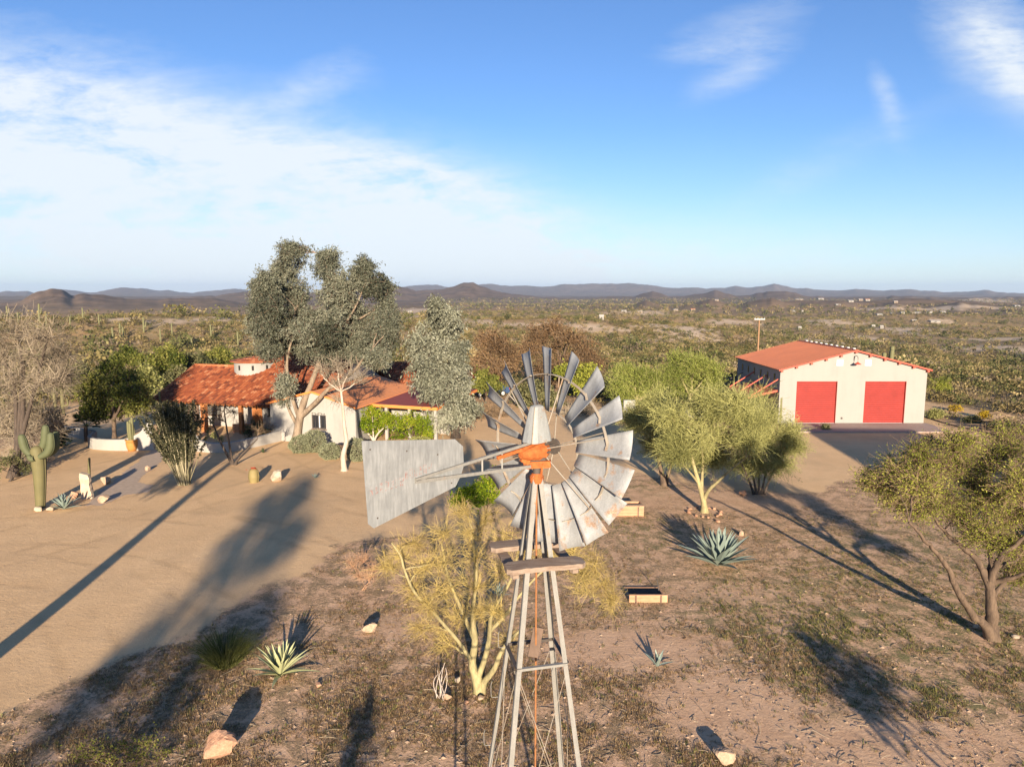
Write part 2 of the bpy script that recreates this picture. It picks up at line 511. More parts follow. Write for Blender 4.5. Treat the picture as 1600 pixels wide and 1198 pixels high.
def ground_mat():
    m = NT('ground_mat')
    p = m.pos()
    big = m.noise(p, .12, 4); mid = m.noise(p, 1.1, 5, .6); fine = m.noise(p, 9, 5, .65); grain = m.noise(p, 45, 3, .6)
    sand, green, bare, pale, far, dist = [m.attr(k) for k in ('sand', 'green', 'bare', 'pale', 'far', 'dist')]
    mf = m.math('ADD', m.math('MULTIPLY', mid, .55), m.math('MULTIPLY', fine, .45))
    bf = m.math('ADD', m.math('MULTIPLY', big, .5), m.math('MULTIPLY', mf, .5))
    track = m.n('TexWave', {'Vector': m.scale(p, (.6, 1, 1)), 'Scale': .35, 'Distortion': 6.0, 'Detail': 3.0, 'Detail Scale': .6}).outputs['Fac']
    sc = m.ramp(m.math('ADD', m.math('MULTIPLY', bf, .7), m.math('ADD', m.math('MULTIPLY', grain, .2), m.math('MULTIPLY', track, .0))), [(.32, (.60, .38, .195)), (.5, (.74, .49, .265)), (.66, (.83, .59, .35))])
    dc = m.ramp(m.math('ADD', m.math('MULTIPLY', mf, .6), m.math('MULTIPLY', grain, .4)), [(.33, (.41, .24, .145)), (.5, (.63, .40, .245)), (.7, (.74, .51, .34))])
    # dead leaves, twigs and straw lying on the dirt
    lit = m.noise(m.scale(p, (1, 1, 1)), 8.5, 7, .76)
    lit2 = m.noise(p, 1.6, 4, .6)
    lm = m.ramp(m.math('ADD', lit, m.math('MULTIPLY', m.math('SUBTRACT', lit2, .5), .9)), [(.42, (0, 0, 0)), (.6, (1, 1, 1))])
    lc = m.ramp(m.noise(p, 26, 4, .75), [(.34, (.075, .05, .034)), (.47, (.19, .135, .08)), (.62, (.36, .27, .14)), (.75, (.46, .36, .2))])
    lcg = m.ramp(m.noise(p, 14, 4, .7), [(.32, (.05, .06, .02)), (.5, (.13, .15, .05)), (.7, (.3, .28, .12))])
    lc = m.mix(m.math('MULTIPLY', green, m.ramp(m.noise(p, .9, 4), [(.35, (.15, .15, .15)), (.6, (1, 1, 1))])), lc, lcg)
    amt = m.math('SUBTRACT', 1.0, m.math('MULTIPLY', bare, .88))
    dirt = m.mix(m.math('MULTIPLY', m.math('MULTIPLY', lm, amt), .85), dc, lc)
    # desert floor and far slopes
    f1 = m.noise(p, .016, 6, .62); f2 = m.noise(p, .11, 5, .65); f3 = m.noise(p, .5, 4, .6)
    soil = m.ramp(m.math('ADD', m.math('MULTIPLY', f2, .5), m.math('MULTIPLY', f3, .5)), [(.33, (.27, .165, .085)), (.5, (.42, .27, .14)), (.7, (.55, .38, .22))])
    veg = m.ramp(m.math('ADD', m.math('MULTIPLY', f3, .6), m.math('MULTIPLY', f2, .4)), [(.3, (.075, .072, .033)), (.6, (.17, .15, .068))])
    dd = m.math('ADD', m.math('MULTIPLY', f1, .45), m.math('ADD', m.math('MULTIPLY', f2, .3), m.math('MULTIPLY', f3, .25)))
    near_des = m.mix(m.ramp(dd, [(.44, (0, 0, 0)), (.58, (.75, .75, .75))]), soil, veg)
    g1 = m.noise(p, .0035, 7, .66); g2 = m.noise(p, .02, 6, .7)
    fd = m.math('ADD', m.math('MULTIPLY', g1, .5), m.math('MULTIPLY', g2, .5))
    far_des = m.ramp(fd, [(.36, (.07, .058, .036)), (.47, (.15, .105, .066)), (.58, (.23, .155, .10)), (.72, (.42, .30, .20))])
    des = m.mix(m.ramp(dist, [(.035, (0, 0, 0)), (.09, (1, 1, 1))]), near_des, far_des)
    mt_ = m.ramp(m.math('ADD', m.math('MULTIPLY', g2, .6), m.math('MULTIPLY', f1, .4)), [(.36, (.075, .055, .037)), (.5, (.155, .104, .068)), (.66, (.26, .18, .12))])
    des = m.mix(m.math('MULTIPLY', m.attr('mount'), .9), des, mt_)
    des = m.mix(m.math('MULTIPLY', pale, .9), des, m.ramp(f2, [(.3, (.46, .33, .21)), (.7, (.68, .52, .36))]))
    # old wheel ruts: arcs round three turning points
    ruts = None
    for (cx, cy), radii in (((-22, 16), (9.0, 10.6, 13.5, 15.0, 19.2, 20.8)), ((12, 70), (33.5, 35.2, 38.0, 39.6, 44.0)), ((-60, 60), (34.0, 35.6, 42.0, 43.7, 47.5, 49.1))):
        dv = m.n('VectorMath', {0: m.n('VectorMath', {0: p, 1: (-cx, -cy, 0)}, operation='ADD').outputs[0], 1: (1, 1, 0)}, operation='MULTIPLY').outputs[0]
        rl = m.n('VectorMath', {0: dv}, operation='LENGTH').outputs['Value']
        rl = m.math('ADD', rl, m.math('MULTIPLY', m.math('SUBTRACT', m.noise(p, .09, 1), .5), 3.0))
        for R_ in radii:
            t_ = m.math('SUBTRACT', 1.0, m.math('MULTIPLY', m.math('ABSOLUTE', m.math('SUBTRACT', rl, R_)), 3.0), clamp=True)
            ruts = t_ if ruts is None else m.math('MAXIMUM', ruts, t_)
    ruts = m.math('MULTIPLY', m.math('MULTIPLY', ruts, sand), m.ramp(m.noise(p, .5, 3), [(.38, (0, 0, 0)), (.6, (1, 1, 1))]))
    sc = m.mix(m.math('MULTIPLY', ruts, .5), sc, (.46, .29, .15))
    sc = m.mix(m.ramp(m.noise(p, .35, 5, .65), [(.48, (0, 0, 0)), (.7, (.45, .45, .45))]), sc, (.50, .335, .19))
    sc = m.mix(m.ramp(m.noise(p, 26, 3, .7), [(.60, (0, 0, 0)), (.68, (.5, .5, .5))]), sc, (.30, .2, .12))
    sm = m.ramp(m.math('ADD', sand, m.math('MULTIPLY', m.math('SUBTRACT', fine, .5), .55)), [(.4, (0, 0, 0)), (.62, (1, 1, 1))])
    col = m.mix(sm, dirt, sc)
    col = m.mix(far, col, des)
    tr = m.n('TexNoise', {'Vector': m.n('Mapping', {'Vector': p, 'Rotation': (0, 0, .6), 'Scale': (.5, 2.4, 1)}).outputs[0], 'Scale': 1.2, 'Detail': 5.0, 'Roughness': .7, 'Distortion': 1.2}).outputs[0]
    foot = m.n('TexVoronoi', {'Vector': p, 'Scale': 3.2, 'Randomness': 1.0}).outputs['Distance']
    fine = m.math('ADD', fine, m.math('ADD', m.math('MULTIPLY', tr, .45), m.math('MULTIPLY', m.math('MULTIPLY', foot, mid), .5)))
    fine = m.math('SUBTRACT', fine, m.math('MULTIPLY', ruts, .3))
    h = m.math('ADD', m.math('MULTIPLY', fine, .6), m.math('ADD', m.math('MULTIPLY', grain, .35), m.math('MULTIPLY', m.math('MULTIPLY', lm, amt), m.math('MULTIPLY', m.math('SUBTRACT', 1.0, sm), .8))))
    return m.bsdf(col, .95, bump=h, bs=.6, bd=.06, spec=.08)


GROUND = struct(build_terrain())


def sheet(name, poly, z, cell, mat, soft=.25, seed=4):  # irregular sheet lying on the yard
    poly = np.asarray(poly); x0, y0 = poly.min(0); x1, y1 = poly.max(0)
    xs = np.arange(x0, x1 + cell, cell); ys = np.arange(y0, y1 + cell, cell)
    X, Y = np.meshgrid(xs, ys)
    cx = (X[:-1, :-1] + cell / 2); cy = (Y[:-1, :-1] + cell / 2)
    sd = poly_sd(cx, cy, poly) + (fbm(cx / .8, cy / .8, seed, 3) - .5) * soft * 2
    keep = (sd > 0).ravel()
    m = len(xs)
    i = np.arange(len(ys) - 1)[:, None] * m; j = np.arange(m - 1)[None, :]
    q = np.stack([i + j, i + j + 1, i + m + j + 1, i + m + j], -1).reshape(-1, 4)[keep]
    g = Geo(); g.add(np.stack([X, Y, np.full(X.shape, z)], -1), q)
    return struct(g.build(name, mat, None))


M_PATH = plain('path_gravel', (.44, .33, .24), .95, var=.2, scale=4, bump=.4)
sheet('path', PATH, .006, .12, M_PATH)

# ================================================================== SKY, SUN, AIR
W = bpy.data.worlds.new('World'); SC.world = W; W.use_nodes = True
wt = W.node_tree; wt.nodes.clear()


class WN(NT):
    def __init__(self, t): self.t = t


w = WN(wt)
sky = w.n('TexSky', sky_type='NISHITA', sun_disc=False, sun_elevation=SUN_EL, sun_rotation=math.atan2(-SHD[0], -SHD[1]), altitude=900., air_density=1.0, dust_density=.25, ozone_density=2.2)
dirn = w.n('TexCoord').outputs['Generated']
sep = w.n('SeparateXYZ', {0: dirn})
yy = w.math('MAXIMUM', sep.outputs[1], .05)
U = w.math('DIVIDE', sep.outputs[0], yy); V_ = w.math('DIVIDE', sep.outputs[2], yy)


def uv(px, py):
    d = ray(px, py); return d[0] / d[1], d[2] / d[1]


BLOBS = [(40, 205, 250, 95, 12, 1.3), (190, 270, 230, 80, 14, 1.15), (110, 340, 330, 90, 6, .62), (330, 330, 170, 80, 10, .55), (610, 300, 160, 50, 14, 1.25), (690, 345, 180, 60, 14, 1.1), (480, 340, 150, 60, 8, .6), (640, 400, 300, 45, 6, .5), (800, 385, 130, 26, 10, .5),
         (1550, 55, 85, 50, 34, .75), (1600, 120, 60, 34, 40, .7), (1160, 40, 90, 26, -14, .33), (1140, 78, 70, 14, -4, .45), (1150, 118, 60, 18, -20, .42), (1386, 160, 14, 46, -24, .42), (905, 400, 44, 9, -6, .7), (460, 150, 90, 20, -12, .28), (520, 105, 50, 24, -25, .25), (1310, 245, 130, 22, -26, .2), (1000, 390, 420, 40, 0, .25)]
tot = None
for px, py, rx, ry, ang, wgt in BLOBS:
    u0, v0 = uv(px, py); a = rad(-ang)
    du = w.math('SUBTRACT', U, u0); dv = w.math('SUBTRACT', V_, v0)
    p1 = w.math('ADD', w.math('MULTIPLY', du, math.cos(a) * F / rx), w.math('MULTIPLY', dv, math.sin(a) * F / rx))
    p2 = w.math('ADD', w.math('MULTIPLY', du, -math.sin(a) * F / ry), w.math('MULTIPLY', dv, math.cos(a) * F / ry))
    d2 = w.math('ADD', w.math('MULTIPLY', p1, p1), w.math('MULTIPLY', p2, p2))
    e = w.math('MULTIPLY', w.math('POWER', 2.718, w.math('MULTIPLY', d2, -.75)), wgt)
    tot = e if tot is None else w.math('ADD', tot, e)
cv = w.n('CombineXYZ', {0: U, 1: V_})
mp = w.n('Mapping', {'Vector': cv.outputs[0], 'Rotation': (0, 0, rad(16)), 'Scale': (1.6, 4.6, 1)})
wp = w.noise(mp.outputs[0], 2.2, 3)
cv2 = w.n('VectorMath', {0: mp.outputs[0], 1: w.n('CombineXYZ', {0: w.math('MULTIPLY', wp, .7), 1: w.math('MULTIPLY', wp, .5)}).outputs[0]}, operation='ADD')
ns = w.noise(cv2.outputs[0], 2.6, 9, .62)
ng_ = w.noise(w.n('Mapping', {'Vector': cv.outputs[0], 'Rotation': (0, 0, rad(8)), 'Scale': (5, 12, 1)}).outputs[0], 4.0, 9, .72)
nf = w.noise(w.n('Mapping', {'Vector': cv.outputs[0], 'Rotation': (0, 0, rad(-24)), 'Scale': (2.2, 9, 1)}).outputs[0], 5.5, 8, .68)
nn = w.math('ADD', w.math('MULTIPLY', ns, .56), w.math('ADD', w.math('MULTIPLY', nf, .24), w.math('MULTIPLY', ng_, .2)))
dens = w.math('MULTIPLY', w.math('MINIMUM', tot, 1.15), w.math('MAXIMUM', w.math('ADD', .32, w.math('MULTIPLY', w.math('SUBTRACT', nn, .42), 4.6)), .28))
veil = w.math('MULTIPLY', w.math('POWER', 2.718, w.math('MULTIPLY', w.math('ABSOLUTE', V_), -9.0)), .62)
dens = w.math('ADD', dens, veil)
cl = w.ramp(dens, [(.08, (0, 0, 0)), (.35, (.3, .3, .3)), (.75, (.72, .72, .72)), (1, (.92, .92, .92))])
SKY_TINT = w.n('Mix', data_type='RGBA', blend_type='MULTIPLY')
SKY_TINT.inputs[0].default_value = 1
wt.links.new(sky.outputs[0], SKY_TINT.inputs[6]); SKY_TINT.inputs[7].default_value = (.66, .84, 1.12, 1)
CLOUD = (5.4, 5.75, 6.05)
fin = w.mix(cl, SKY_TINT.outputs[2], CLOUD)
bg = w.n('Background', {'Color': fin, 'Strength': .068})
wo = wt.nodes.new('ShaderNodeOutputWorld'); wt.links.new(bg.outputs[0], wo.inputs[0])

sl = bpy.data.lights.new('sun', 'SUN'); sl.energy = 5.0; sl.angle = rad(.55); sl.color = (1, .85, .66)
so = bpy.data.objects.new('sun', sl); COL.objects.link(so)
ld = Vector((SHD[0] * math.cos(SUN_EL), SHD[1] * math.cos(SUN_EL), -math.sin(SUN_EL)))
so.rotation_euler = ld.to_track_quat('-Z', 'Y').to_euler(); so.location = (4, -40, 30)

hz = Geo().box(-15990, 15990, -15990, 15990, -75, 190)
HAZE = hz.build('haze', None); HAZE['kind'] = 'stuff'
hm = bpy.data.materials.new('haze'); hm.use_nodes = True; hm.node_tree.nodes.clear()
ho = hm.node_tree.nodes.new('ShaderNodeOutputMaterial'); hv = hm.node_tree.nodes.new('ShaderNodeVolumePrincipled')
hv.inputs['Color'].default_value = (.58, .75, 1.0, 1); hv.inputs['Density'].default_value = 6.5e-5; hv.inputs['Anisotropy'].default_value = .1
hm.node_tree.links.new(hv.outputs[0], ho.inputs['Volume']); HAZE.data.materials.append(hm)

cam = bpy.data.cameras.new('camera'); cam.sensor_width = 36; cam.lens = F / 1600 * 36; cam.clip_end = 60000; cam.clip_start = .1
co = bpy.data.objects.new('camera', cam); COL.objects.link(co)
co.location = (0, 0, H); co.rotation_euler = (math.pi / 2 - PIT, 0, 0); SC.camera = co
SC.view_settings.view_transform = 'Standard'; SC.view_settings.look = 'None'; SC.view_settings.gamma = 1
SC.view_settings.exposure = 1.3
SC.cycles.volume_bounces = 0; SC.cycles.max_bounces = 6; SC.cycles.transparent_max_bounces = 8
# ================================================================== WINDMILL
M_BLADE = galv_mat('galvanised_sheet', (.26, .265, .27), .60)
M_BLADE2 = galv_mat('galvanised_sheet_rusted', (.27, .27, .265), .56, 3.)
M_LEG = galv_mat('galvanised_angle_iron', (.235, .222, .198), .62, 9.)
M_RIM = galv_mat('weathered_rim_steel', (.31, .265, .21), .55, 5.)
M_ORANGE = plain('orange_painted_casting', (.37, .105, .03), .75, var=.5, scale=13, spec=.15, bump=.5)
M_RUST = plain('rusty_rod', (.26, .11, .042), .8, var=.35, scale=12)
M_PLANK = wood_mat('weathered_plank', (.14, .085, .055), (.34, .265, .205), 0)
M_DARKW = plain('dark_board', (.13, .085, .06), .8, var=.3)
M_DARKIRON = plain('dark_iron', (.075, .06, .05), .7, var=.3)


def vane_mat():
    m = NT('vane_sheet')
    p = m.pos()
    n1 = m.noise(m.scale(p, (1, 1, .12)), 30, 4, .7); n2 = m.noise(p, 4, 5, .6); n3 = m.noise(m.scale(p, (1, 1, .5)), 22, 3, .7)
    f = m.math('ADD', m.math('MULTIPLY', n1, .6), m.math('MULTIPLY', n2, .4))
    c = m.ramp(f, [(.32, (.165, .167, .165)), (.5, (.235, .238, .233)), (.68, (.33, .33, .32))])
    at_ = m.attr('rnd')
    red = m.ramp(m.noise(p, 38, 4, .75), [(.50, (0, 0, 0)), (.62, (1, 1, 1))])
    return m, c, red, n1


VM, vc, vred, vn = vane_mat()
M_VANE = VM.bsdf(vc, .55, .15, bump=vn, bs=.12, bd=.003, spec=.3)
LM = NT('faded_red_lettering')
lr = LM.ramp(LM.noise(LM.pos(), 26, 4, .8), [(.47, (.275, .275, .27)), (.60, (.29, .16, .14))])
M_LETTER = LM.bsdf(lr, .6, .1, spec=.2)

BX, BY = .33, 9.0
wm = thing('windmill', 'tall weathered farm windmill with galvanised blades, orange gearbox and broad grey tail vane', 'windmill', (BX, BY, 0))
ang = rad(13)
E1 = np.array([math.cos(ang), math.sin(ang), 0]); E2 = np.array([-math.sin(ang), math.cos(ang), 0]); EZ = np.array([0, 0, 1.])
MC = np.array([BX, BY, 0])


def half(z): return .07 + .113 * (9.2 - z)


def tw(a, b, z): return MC + E1 * a * half(z) + E2 * b * half(z) + EZ * z


for sa, sb in ((-1, -1), (1, -1), (1, 1), (-1, 1)):
    g = Geo()
    p0, p1 = tw(sa, sb, 0), tw(sa, sb, 9.28)
    w_ = .062
    g.beam(p0 - E1 * sa * w_ / 2, p1 - E1 * sa * w_ / 2, .007, w_, up=E1)
    g.beam(p0 - E2 * sb * (w_ / 2 + .004), p1 - E2 * sb * (w_ / 2 + .004), .007, w_, up=E2)
    g.build('leg', M_LEG, wm)
for z in (1.2, 3.5, 6.74):
    for (a, b), (c, d) in (((-1, -1), (1, -1)), ((1, -1), (1, 1)), ((1, 1), (-1, 1)), ((-1, 1), (-1, -1))):
        p, q = tw(a, b, z), tw(c, d, z)
        g = Geo(); g.beam(p, q, .012, .045); g.beam(p + EZ * .02, q + EZ * .02, .05, .006)
        g.build('girt', M_LEG if (b == -1 and d == -1) else M_DARKIRON, wm)
for z0, z1 in ((6.7, 3.55), (3.45, 1.25), (1.15, .05)):
    for (a, b), (c, d) in (((-1, -1), (1, -1)), ((1, -1), (1, 1)), ((1, 1), (-1, 1)), ((-1, 1), (-1, -1))):
        for p, q in ((tw(a, b, z0), tw(c, d, z1)), (tw(c, d, z0), tw(a, b, z1))):
            s = np.linspace(0, 1, 5)[:, None]
            Geo().tubes(p * (1 - s) + q * s, .0045, 5).build('brace_rod', M_RIM, wm)
s = np.linspace(0, 1, 14)[:, None]
Geo().tubes((MC + EZ * 0) * (1 - s) + (MC + EZ * 9.6) * s, .014, 8).build('pump_rod', M_RUST, wm, True)
Geo().beam(MC + E2 * -.02 + EZ * 6.72 + E1 * -.05, MC + E2 * .05 + EZ * 7.1 + E1 * .05, .14, .035, up=(0, 1, 0)).build('rod_guide', M_DARKW, wm)
# climbing steps on the rear left leg
for z in (6.7, 5.9, 5.1, 4.3):
    p = tw(-1, 1, z); o = -E1
    Geo().tubes(np.array([p, p + o * .07, p + o * .10 + EZ * .015, p + o * .105 + EZ * .08, p + o * .105 + EZ * .2, p + o * .09 + EZ * .25]), .005, 5).build('climbing_step', M_LEG, wm)
# work platform: two long planks on two short bearers
zt = 8.14


def plank(c, L, wd, th, e, f):
    n = 18; xs = np.linspace(-L / 2, L / 2, n)
    g = Geo(); rr = np.random.default_rng(int(abs(c[1] * 1000)))
    cut = np.where(np.abs(xs) > L / 2 - .075, 1 - ((np.abs(xs) - (L / 2 - .075)) / .075) ** 2 * .45, 1)
    P = []
    for x, k in zip(xs, cut):
        w2 = wd / 2 * k + rr.normal() * .0025; sag = -.012 * (x / L * 2) ** 2 + rr.normal() * .0015
        c0 = c + e * x + EZ * sag
        P.append([c0 - f * w2, c0 + f * w2, c0 + f * w2 + EZ * th, c0 - f * w2 + EZ * th, c0 - f * w2])
    P = np.array(P); g.grid(P)
    for k, fl in ((0, 1), (-1, 0)):
        v = P[k][:4]; g.add(v, [(0, 1, 2, 3) if fl else (3, 2, 1, 0)])
    return g


plank(MC + E2 * -.36 + EZ * zt + E1 * .02, 1.06, .29, .065, E1, E2).build('platform_plank', M_PLANK, wm)
plank(MC + E2 * .42 + EZ * zt + E1 * -.03, 1.06, .27, .065, E1, E2).build('platform_plank', M_PLANK, wm)
for sx in (-.40, .40):
    plank(MC + E1 * sx + EZ * (zt - .056), .98, .13, .05, E2, E1).build('platform_bearer', M_PLANK, wm)
# head: mast pipe, collar, casting, hood
PV = MC + EZ * 9.56
Geo().tubes(np.array([MC + EZ * 9.2, MC + EZ * 9.4, MC + EZ * 9.6]), .055, 12, cap=True).build('mast_pipe', M_DARKIRON, wm, True)
g = Geo(); g.lathe([(.0, 9.18), (.085, 9.18), (.095, 9.22), (.095, 9.27), (.06, 9.31), (0, 9.31)], (BX, BY, 0), 14); g.build('collar', M_ORANGE, wm)
YAW = rad(45)
AX = np.array([math.sin(YAW), math.cos(YAW), 0]); PX_ = np.array([math.cos(YAW), -math.sin(YAW), 0])
ZA = 9.62
C0 = np.array([BX, BY, ZA])
g = Geo()
for f0, f1, w0, h0, w1, h1 in ((-.30, -.12, .05, .045, .10, .10), (-.12, .08, .10, .10, .125, .14), (.08, .2, .125, .14, .07, .08)):
    ring = []
    n = 12
    for fx, ww, hh in ((f0, w0, h0), (f1, w1, h1)):
        an = np.arange(n) * 2 * math.pi / n
        ring.append(C0 + AX * fx + np.cos(an)[:, None] * PX_ * ww + np.sin(an)[:, None] * EZ * hh - EZ * .02)
    V = np.vstack(ring)
    g.add(V, [(i, (i + 1) % n, n + (i + 1) % n, n + i) for i in range(n)], [(0, i + 1, i) for i in range(1, n - 1)] + [(n, n + i, n + i + 1) for i in range(1, n - 1)])
g.beam(C0 - AX * .12 - EZ * .20 - PX_ * .12, C0 + AX * .1 - EZ * .17 + PX_ * .16, .10, .09)
g.beam(C0 - PX_ * .05 - EZ * .15 - AX * .2, C0 - PX_ * .02 + EZ * .02 - AX * .1, .05, .12)
g.beam(C0 + PX_ * .1 - EZ * .16, MC + EZ * 9.26 + PX_ * .08, .02, .02)
gbx = g.build('gearbox', M_ORANGE, wm)
g = Geo()
for k in range(8):
    a_ = k * math.pi / 4; p = C0 + AX * .09 + math.cos(a_) * PX_ * .135 + math.sin(a_) * EZ * .145 - EZ * .02
    g.tubes(np.array([p - AX * .03, p, p + AX * .03]), .014, 6, cap=True)
g.beam(C0 - AX * .10 - EZ * .13 - PX_ * .1, C0 + AX * .06 - EZ * .11 + PX_ * .1, .05, .04); g.beam(C0 - AX * .22 - EZ * .08 - PX_ * .12, C0 - AX * .05 - EZ * .1 + PX_ * .02, .035, .07)
g.tubes(np.array([C0 - AX * .2 - EZ * .05 - PX_ * .1, C0 - AX * .02 - EZ * .14, C0 + AX * .15 - EZ * .15 + PX_ * .12]), .018, 6)
g.build('greasy_linkage', M_DARKIRON, gbx)
g = Geo(); secs = []
for z, hx, hy in ((9.745, .135, .19), (9.80, .13, .18), (10.0, .105, .14), (10.16, .077, .10), (10.215, .06, .08), (10.235, .025, .035)):
    n = 16; an = np.arange(n) * 2 * math.pi / n
    ca, sa = np.cos(an), np.sin(an)
    sx = np.sign(ca) * np.abs(ca) ** .45; sy = np.sign(sa) * np.abs(sa) ** .45
    secs.append(np.array([BX, BY, 0]) + EZ * z + sx[:, None] * hx * PX_ + sy[:, None] * hy * AX)
secs = np.array(secs); secs = np.concatenate([secs, secs[:, :1]], 1)
g.grid(secs); hood = g.build('hood', galv_mat('hood_sheet', (.29, .295, .285), .58, 2.), wm)
Geo().tubes(np.array([secs[i, 13] + AX * -.004 for i in range(5)]), .008, 5).build('seam', M_RIM, hood)
# wheel
HUB = C0 + AX * .21
wg = Geo()
an = np.linspace(0, 2 * math.pi, 61)


def wp_(r, a, f): return HUB + np.outer(np.cos(a) * r, PX_) + np.outer(np.sin(a) * r, EZ) + AX * f


for rr_, f_, wd in ((.50, .03, .035), (1.0, .03, .045)):
    P = np.stack([wp_(rr_ - .004, an, f_ - wd / 2), wp_(rr_ + .004, an, f_ - wd / 2), wp_(rr_ + .004, an, f_ + wd / 2), wp_(rr_ - .004, an, f_ + wd / 2), wp_(rr_ - .004, an, f_ - wd / 2)], 1)
    wg.grid(P)
wheel = wg.build('wheel', M_RIM, wm)
g = Geo()
for f0, f1, r_ in ((-.16, .16, .045), (-.15, -.11, .11), (.11, .15, .11)):
    P = np.array([HUB + AX * f0, HUB + AX * (f0 + f1) / 2, HUB + AX * f1]); g.tubes(P, r_, 14, cap=True)
g.build('hub', M_DARKIRON, wheel)
for k in range(6):
    a = k * math.pi / 3 + rad(18)
    for f_, da in ((-.13, -.05), (.13, .05)):
        p = wp_(.1, np.array([a + da]), f_)[0]; q = wp_(1.0, np.array([a + da * .7]), .03)[0]
        Geo().tubes(np.array([p, (p + q) / 2, q]), .009, 6).build('spoke', M_RIM, wheel)
PITB = rad(27)
for k in range(18):
    a = (k + .5) * 2 * math.pi / 18
    rho = math.cos(a) * PX_ + math.sin(a) * EZ; tau = -math.sin(a) * PX_ + math.cos(a) * EZ
    rr_ = np.random.default_rng(100 + k)
    pit = PITB + rr_.normal() * .06; wv_ = 1 + rr_.normal() * .05; bend = rr_.normal() * .02
    ch = math.cos(pit) * tau + math.sin(pit) * AX
    nm = np.cross(ch, rho)
    R = np.linspace(.50, 1.35 + rr_.normal() * .01, 7); S = np.linspace(-1, 1, 9)
    P = []
    for r_ in R:
        wd = (.080 + (r_ - .50) / .86 * .105) * wv_
        P.append([HUB + rho * (r_ + .012 * s * s) + ch * s * wd + nm * ((.12 * (1 - s * s)) * wd * 1.6 - .02) + AX * (.02 + bend * (r_ - .5) ** 2 * 2) for s in S])
    g = Geo(); g.grid(np.array(P))
    o = g.build('blade', M_BLADE2 if k in (15, 16, 17, 0, 14) else M_BLADE, wheel, True)
    md = o.modifiers.new('sheet_thickness', 'SOLIDIFY'); md.thickness = .003
# brackets that hold the blades to the outer rim
for k in range(18):
    g = Geo()
    a = (k + .5) * 2 * math.pi / 18
    p = wp_(1.0, np.array([a]), .03)[0]
    tau = -math.sin(a) * PX_ + math.cos(a) * EZ
    g.beam(p - tau * .05 - AX * .05, p + tau * .05 + AX * .02, .03, .012)
    g.build('blade_bracket', M_RIM, wheel)
# tail
TD = unit(np.array([-.735, -.68, 0]))


def tl(d, z): return np.array([BX, BY, 0]) + TD * d + EZ * z


tail = Geo()
tail.beam(tl(.1, 9.74), tl(1.95, 9.58), .03, .035)
tail.beam(tl(.12, 9.42), tl(1.95, 9.56), .03, .04)
for d in (.62, .95):
    tail.beam(tl(d, 9.44 + d * .06), tl(d, 9.73 - d * .085), .02, .02)
tailo = tail.build('tail_boom', M_LEG, wm)
g = Geo(); g.beam(tl(.02, 9.70), tl(.70, 9.63), .035, .045); g.build('furl_arm', M_ORANGE, wm)
side = np.cross(TD, EZ)                    # towards the camera side or away
vp = [(2.62, 10.13), (1.36, 9.965), (1.24, 9.86), (1.23, 9.62), (1.28, 9.50), (1.36, 9.385), (2.50, 9.135), (2.57, 9.20)]
off = side * .02
g = Geo(); g.prism([tl(d, z) + off for d, z in vp], -side * .004)
vane = g.build('tail_vane', M_VANE, wm)
for d_, z_ in ((2.52, 10.02), (2.05, 9.93), (1.62, 9.82), (2.45, 9.24), (1.42, 9.44)):
    g = Geo(); p_ = tl(d_, z_) + off; n_ = side * (1 if side @ np.array([0, -1, 0]) > 0 else -1); g.tubes(np.array([p_ - n_ * .007, p_, p_ + n_ * .005]), .011, 8, cap=True); g.build('bolt', M_DARKIRON, vane)
# illegible faded red lettering across the vane: worn strokes
rng = np.random.default_rng(8)
sgn = 1 if (side @ np.array([0, -1, 0])) > 0 else -1
vo = side * sgn * (.024 if sgn > 0 else -.024 + .048)
g = Geo()
fs = off + (side * .0025 if sgn > 0 else -side * .0065)
for k in range(13):
    d0 = 1.72 + k * .065; zc = 9.62 + .06 * (k < 6) - .005 * k
    hgt = .10
    for j in range(2):
        x0 = d0 + j * .025; pts = [tl(x0, zc - hgt / 2), tl(x0 + .012, zc - hgt / 2), tl(x0 + .012 + rng.normal() * .01, zc + hgt / 2), tl(x0 + rng.normal() * .01, zc + hgt / 2)]
        g.add(np.array(pts) + fs, [(0, 1, 2, 3)])
    zz = zc + rng.choice([-.045, 0, .045])
    g.add(np.array([tl(d0, zz), tl(d0 + .035, zz), tl(d0 + .035, zz + .012), tl(d0, zz + .012)]) + fs, [(0, 1, 2, 3)])
g.build('faded_lettering', M_LETTER, vane)

# ================================================================== BARN
M_CREAM = stucco_mat('barn_stucco', (.285, .272, .245), .05)
M_BROOF = plain('terracotta_metal_roof', (.37, .118, .05), .6, var=.14, scale=.5, bump=0, spec=.35)
M_RED = plain('red_door_paint', (.25, .030, .023), .55, var=.16, scale=.9, bump=.1, spec=.2)
M_REDD = plain('red_trim', (.42, .075, .045), .55, var=.12)
M_SLAB = plain('concrete_slab', (.33, .24, .20), .9, var=.12, scale=1.2)
M_WHITE = plain('white_paint', (.5, .5, .49), .6, var=.04)
M_GLASS = plain('dark_window_glass', (.02, .022, .026), .12, var=.1, spec=.6, bump=0)
M_DARK = plain('dark_interior', (.02, .017, .015), .8)
X0, X1, Y0, Y1 = 23.85, 36.9, 61.0, 72.7
ZE, ZR, XR = 4.93, 6.62, 30.35
barn = thing('barn', 'cream stucco barn with terracotta metal roof and two red roll-up doors', 'barn', ((X0 + X1) / 2, Y0, 0))
dz0, dz1 = .02, 3.86
D1, D2 = (25.35, 28.98), (31.45, 35.12)
g = Geo(); t_ = .25


def zroof(x): return ZE + (ZR - ZE) * ((x - X0) / (XR - X0) if x < XR else (X1 - x) / (X1 - XR))


